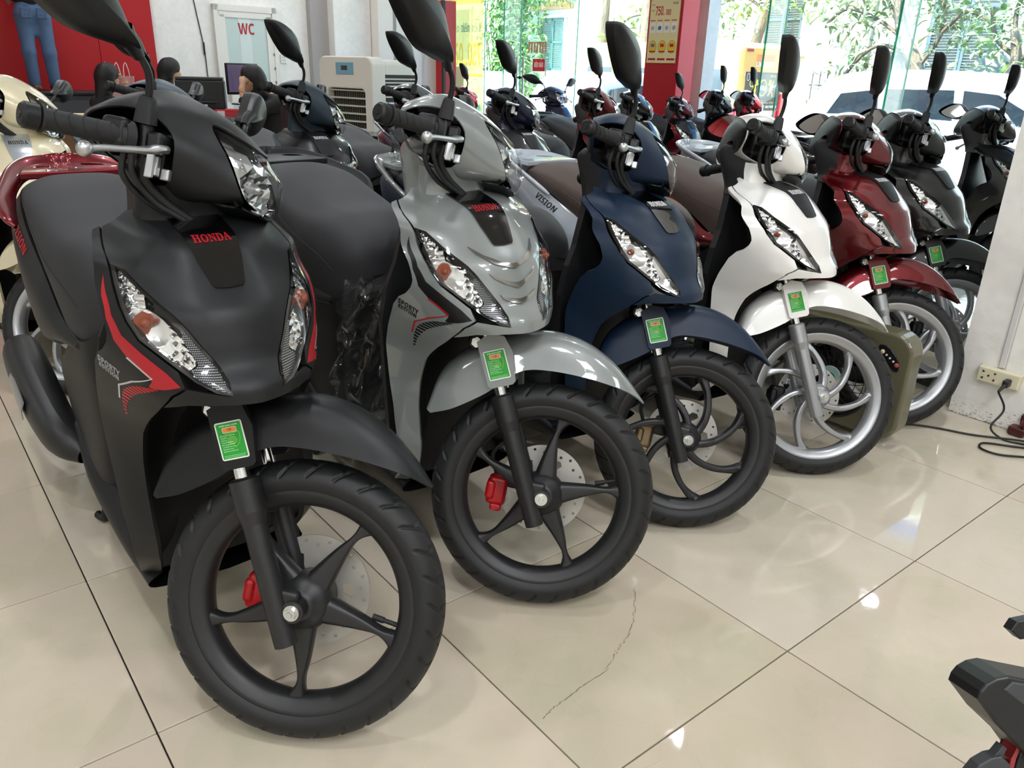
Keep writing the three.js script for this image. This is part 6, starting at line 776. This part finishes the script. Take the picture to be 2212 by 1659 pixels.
function car(label, a, b, turn, m, L = 4.3, H = 1.5) {
  const t = thing('car', label, 'car', at(a, YS, b), TH + turn), W = 1.72, k = L / 4.3, h = H / 1.5, S = (p) => new THREE.Shape(p.map(([x, y]) => new THREE.Vector2(x * k, y * h)));
  const ex = (sh, w, bv) => new THREE.ExtrudeGeometry(sh, { depth: w - 2 * bv, bevelEnabled: true, bevelSize: bv, bevelThickness: bv, bevelSegments: 4, curveSegments: 12 }).translate(0, 0, -(w - 2 * bv) / 2);
  part(t, 'body', ex(S(smooth([[-2.1, 0.35], [-2.12, 0.7], [-2.05, 0.92], [-1.2, 0.98], [0.7, 0.95], [1.6, 0.85], [2.05, 0.7], [2.1, 0.4], [1.9, 0.25], [-1.9, 0.25]], 4)), W, 0.1), m);
  const roof = smooth([[-2.0, 0.92], [-1.75, 1.28], [-1.4, 1.42], [-0.5, 1.46], [0.3, 1.4], [0.75, 1.2], [1.25, 0.92]], 1);
  part(t, 'roof', ex(S([...crv(roof)]), W - 0.24, 0.12), m);
  function crv(p) { const o = []; for (let i = 0; i <= 30; i++) o.push(crList([[-2.0, 0.9], [-1.85, 1.2], [-1.5, 1.42], [-0.5, 1.47], [0.25, 1.41], [0.72, 1.2], [1.25, 0.9]], i / 30)); return o; }
  const gl = M(0x28333c, 0.08, { clearcoat: 1 });
  for (const s of [-1, 1]) for (const q of [[[-1.7, 0.98], [-1.5, 1.3], [-1.05, 1.36], [-1.0, 0.98]], [[-0.93, 0.98], [-0.95, 1.37], [-0.2, 1.38], [-0.15, 0.98]], [[-0.07, 0.98], [-0.1, 1.38], [0.25, 1.35], [0.62, 1.16], [0.85, 0.98]]]) part(t, 'window', new THREE.ExtrudeGeometry(S(q), { depth: 0.012, bevelEnabled: false }).translate(0, 0, s * (W / 2 - 0.085) - 0.006), gl);
  part(t, 'rear_window', rbox(0.02, 0.34 * h, W - 0.55, 0.008).rotateZ(-0.42).translate(-1.86 * k, 1.18 * h, 0), gl); part(t, 'windscreen', rbox(0.02, 0.5 * h, W - 0.5, 0.008).rotateZ(0.95).translate(0.98 * k, 1.14 * h, 0), gl);
  for (const s of [-1, 1]) { part(t, 'tail_lamp', rbox(0.1, 0.22, 0.28, 0.03, -2.08 * k, 0.83 * h, s * 0.66), M(0xc22230, 0.2, { clearcoat: 1 })); for (const x of [-1.3, 1.3]) part(t, 'tyre', new THREE.TorusGeometry(0.23, 0.09, 12, 28).translate(x * k, 0.31, s * (W / 2 - 0.1)), mat.tyre); }
  part(t, 'bumper', rbox(0.16, 0.14, W - 0.2, 0.04, -2.1 * k, 0.42, 0), m);
  return t;
}
const whiteCar = M(0xe9eaec, 0.25, { clearcoat: 1, clearcoatRoughness: 0.05 });
car('white car parked side-on close to the glass at right', 10.7, -4.15, -Math.PI / 2, whiteCar, 4.6, 1.58);
car('white car with its rear window towards the glass door', 11.75, -11.1, 0.05, whiteCar, 4.3, 1.45);
car('white car half hidden by the yellow poster', 12.4, -17.4, 1.2, whiteCar, 4.3, 1.4);
{ const t = thing('van', 'gold and red minibus with black crested rear panel', 'van', at(14.8, YS, -10.4), TH), gold = M(0xd6a04e, 0.3, { clearcoat: 0.8 }), yel = M(0xf0cf5e, 0.3, { clearcoat: 0.8 }), rd = M(0xb3202c, 0.3, { clearcoat: 0.8 }), gl = M(0x2a2f33, 0.1, { clearcoat: 1 });
  const side = new THREE.Shape([[0, 0.3], [0.02, 2.0], [-0.15, 2.12], [-4.1, 2.12], [-4.7, 1.75], [-5.2, 1.2], [-5.6, 1.0], [-5.7, 0.4], [-5.6, 0.3]].map((p) => new THREE.Vector2(...p)));
  part(t, 'body', new THREE.ExtrudeGeometry(side, { depth: 1.5, bevelEnabled: true, bevelSize: 0.06, bevelThickness: 0.06, bevelSegments: 3 }).rotateY(-Math.PI / 2).translate(0.75, 0, -0.06), yel);
  part(t, 'lower_band', new THREE.ExtrudeGeometry(new THREE.Shape([[0.03, 0.3], [0.03, 0.92], [-5.5, 0.92], [-5.74, 0.4]].map((p) => new THREE.Vector2(...p))), { depth: 1.56, bevelEnabled: true, bevelSize: 0.045, bevelThickness: 0.04, bevelSegments: 2 }).rotateY(-Math.PI / 2).translate(0.78, 0, -0.045), rd);
  for (const [z0, z1] of [[-1.15, -0.35], [-2.3, -1.3], [-3.4, -2.45], [-4.35, -3.55]]) part(t, 'window', rbox(0.02, 0.62, z1 - z0, 0.008, -0.815, 1.35, (z0 + z1) / 2), gl);
  part(t, 'rear_door', rbox(1.44, 1.2, 0.03, 0.012, 0, 1.48, 0.02), gold);
  const pan = part(t, 'rear_panel', box(1.24, 0.74, 0.01, 0.02, 1.26, 0.04), M(0xffffff, 0.3, { map: canvasTex(512, 320, (g, w, h) => { g.fillStyle = '#26282b'; g.fillRect(0, 0, w, h); g.strokeStyle = '#e8e6dc'; g.lineWidth = 4; for (const x of [36, 476]) { g.beginPath(); g.ellipse(x, 42, 18, 30, 0, 0, 7); g.stroke(); } g.fillStyle = '#e3d43a'; g.strokeStyle = '#e3d43a'; g.lineWidth = 10; g.beginPath(); g.ellipse(256, 130, 52, 66, 0, 0, 7); g.stroke(); g.font = 'bold 56px sans-serif'; g.fillStyle = '#f4f2e6'; g.textAlign = 'center'; g.fillText('HH', 256, 150); g.fillStyle = '#e3d43a'; for (const s of [-1, 1]) { g.beginPath(); g.ellipse(256 + s * 120, 130, 20, 46, s * 0.35, 0, 7); g.fill(); g.beginPath(); g.arc(256 + s * 96, 78, 18, 0, 7); g.fill(); g.lineWidth = 9; g.beginPath(); g.arc(256 + s * 160, 92, 28, 0, 4.2); g.stroke(); g.lineWidth = 12; g.beginPath(); g.moveTo(256 + s * 110, 110); g.lineTo(256 + s * 70, 96); g.moveTo(256 + s * 116, 160); g.lineTo(256 + s * 84, 196); g.moveTo(256 + s * 136, 165); g.lineTo(256 + s * 150, 206); g.stroke(); } g.fillStyle = '#e09a2c'; g.font = 'bold 26px sans-serif'; g.fillText('VIP 16', 384, 40); g.font = 'bold 21px sans-serif'; g.fillText('Hotline: 0914.9999', 140, 262); g.fillText('Hotline: 0972.9999', 380, 262); g.fillStyle = '#f4f2ec'; g.font = 'bold 31px sans-serif'; g.fillText('PT. THÁI BÌNH', 138, 300, 210); g.fillText('PT. HAI PHÒNG', 382, 300, 210); }) }));
  part(t, 'top_plate', join(box(0.62, 0.12, 0.02, 0, 1.9, 0.04)), M(0xe0763a, 0.4)); part(t, 'lettering', letters(sansBold, 'LIMOUSINE', (x, y) => [x, 1.78 + y, 0.041], 0.6, 0.09, { h: 0.006, off: 0.006, seg: 1 }), M(0xe9e4d8, 0.3, { metalness: 0.5 }));
  part(t, 'marker_lamp', box(0.2, 0.05, 0.02, -0.55, 2.03, 0.04), M(0x8a2a30, 0.3)); part(t, 'marker_lamp', box(0.2, 0.05, 0.02, 0.55, 2.03, 0.04), M(0x8a2a30, 0.3));
  for (const s of [-1, 1]) part(t, 'tail_lamp', join(rbox(0.14, 0.6, 0.06, 0.02, s * 0.73, 0.92, 0.05)), M(0xd22a30, 0.2, { clearcoat: 1 }));
  part(t, 'tyre', join(...[[-0.66, -1.2], [0.66, -1.2], [-0.66, -4.6], [0.66, -4.6]].map(([x, z]) => new THREE.TorusGeometry(0.25, 0.09, 10, 26).rotateY(Math.PI / 2).translate(x, 0.34, z))), mat.tyre); }
renderer.render(scene, camera);
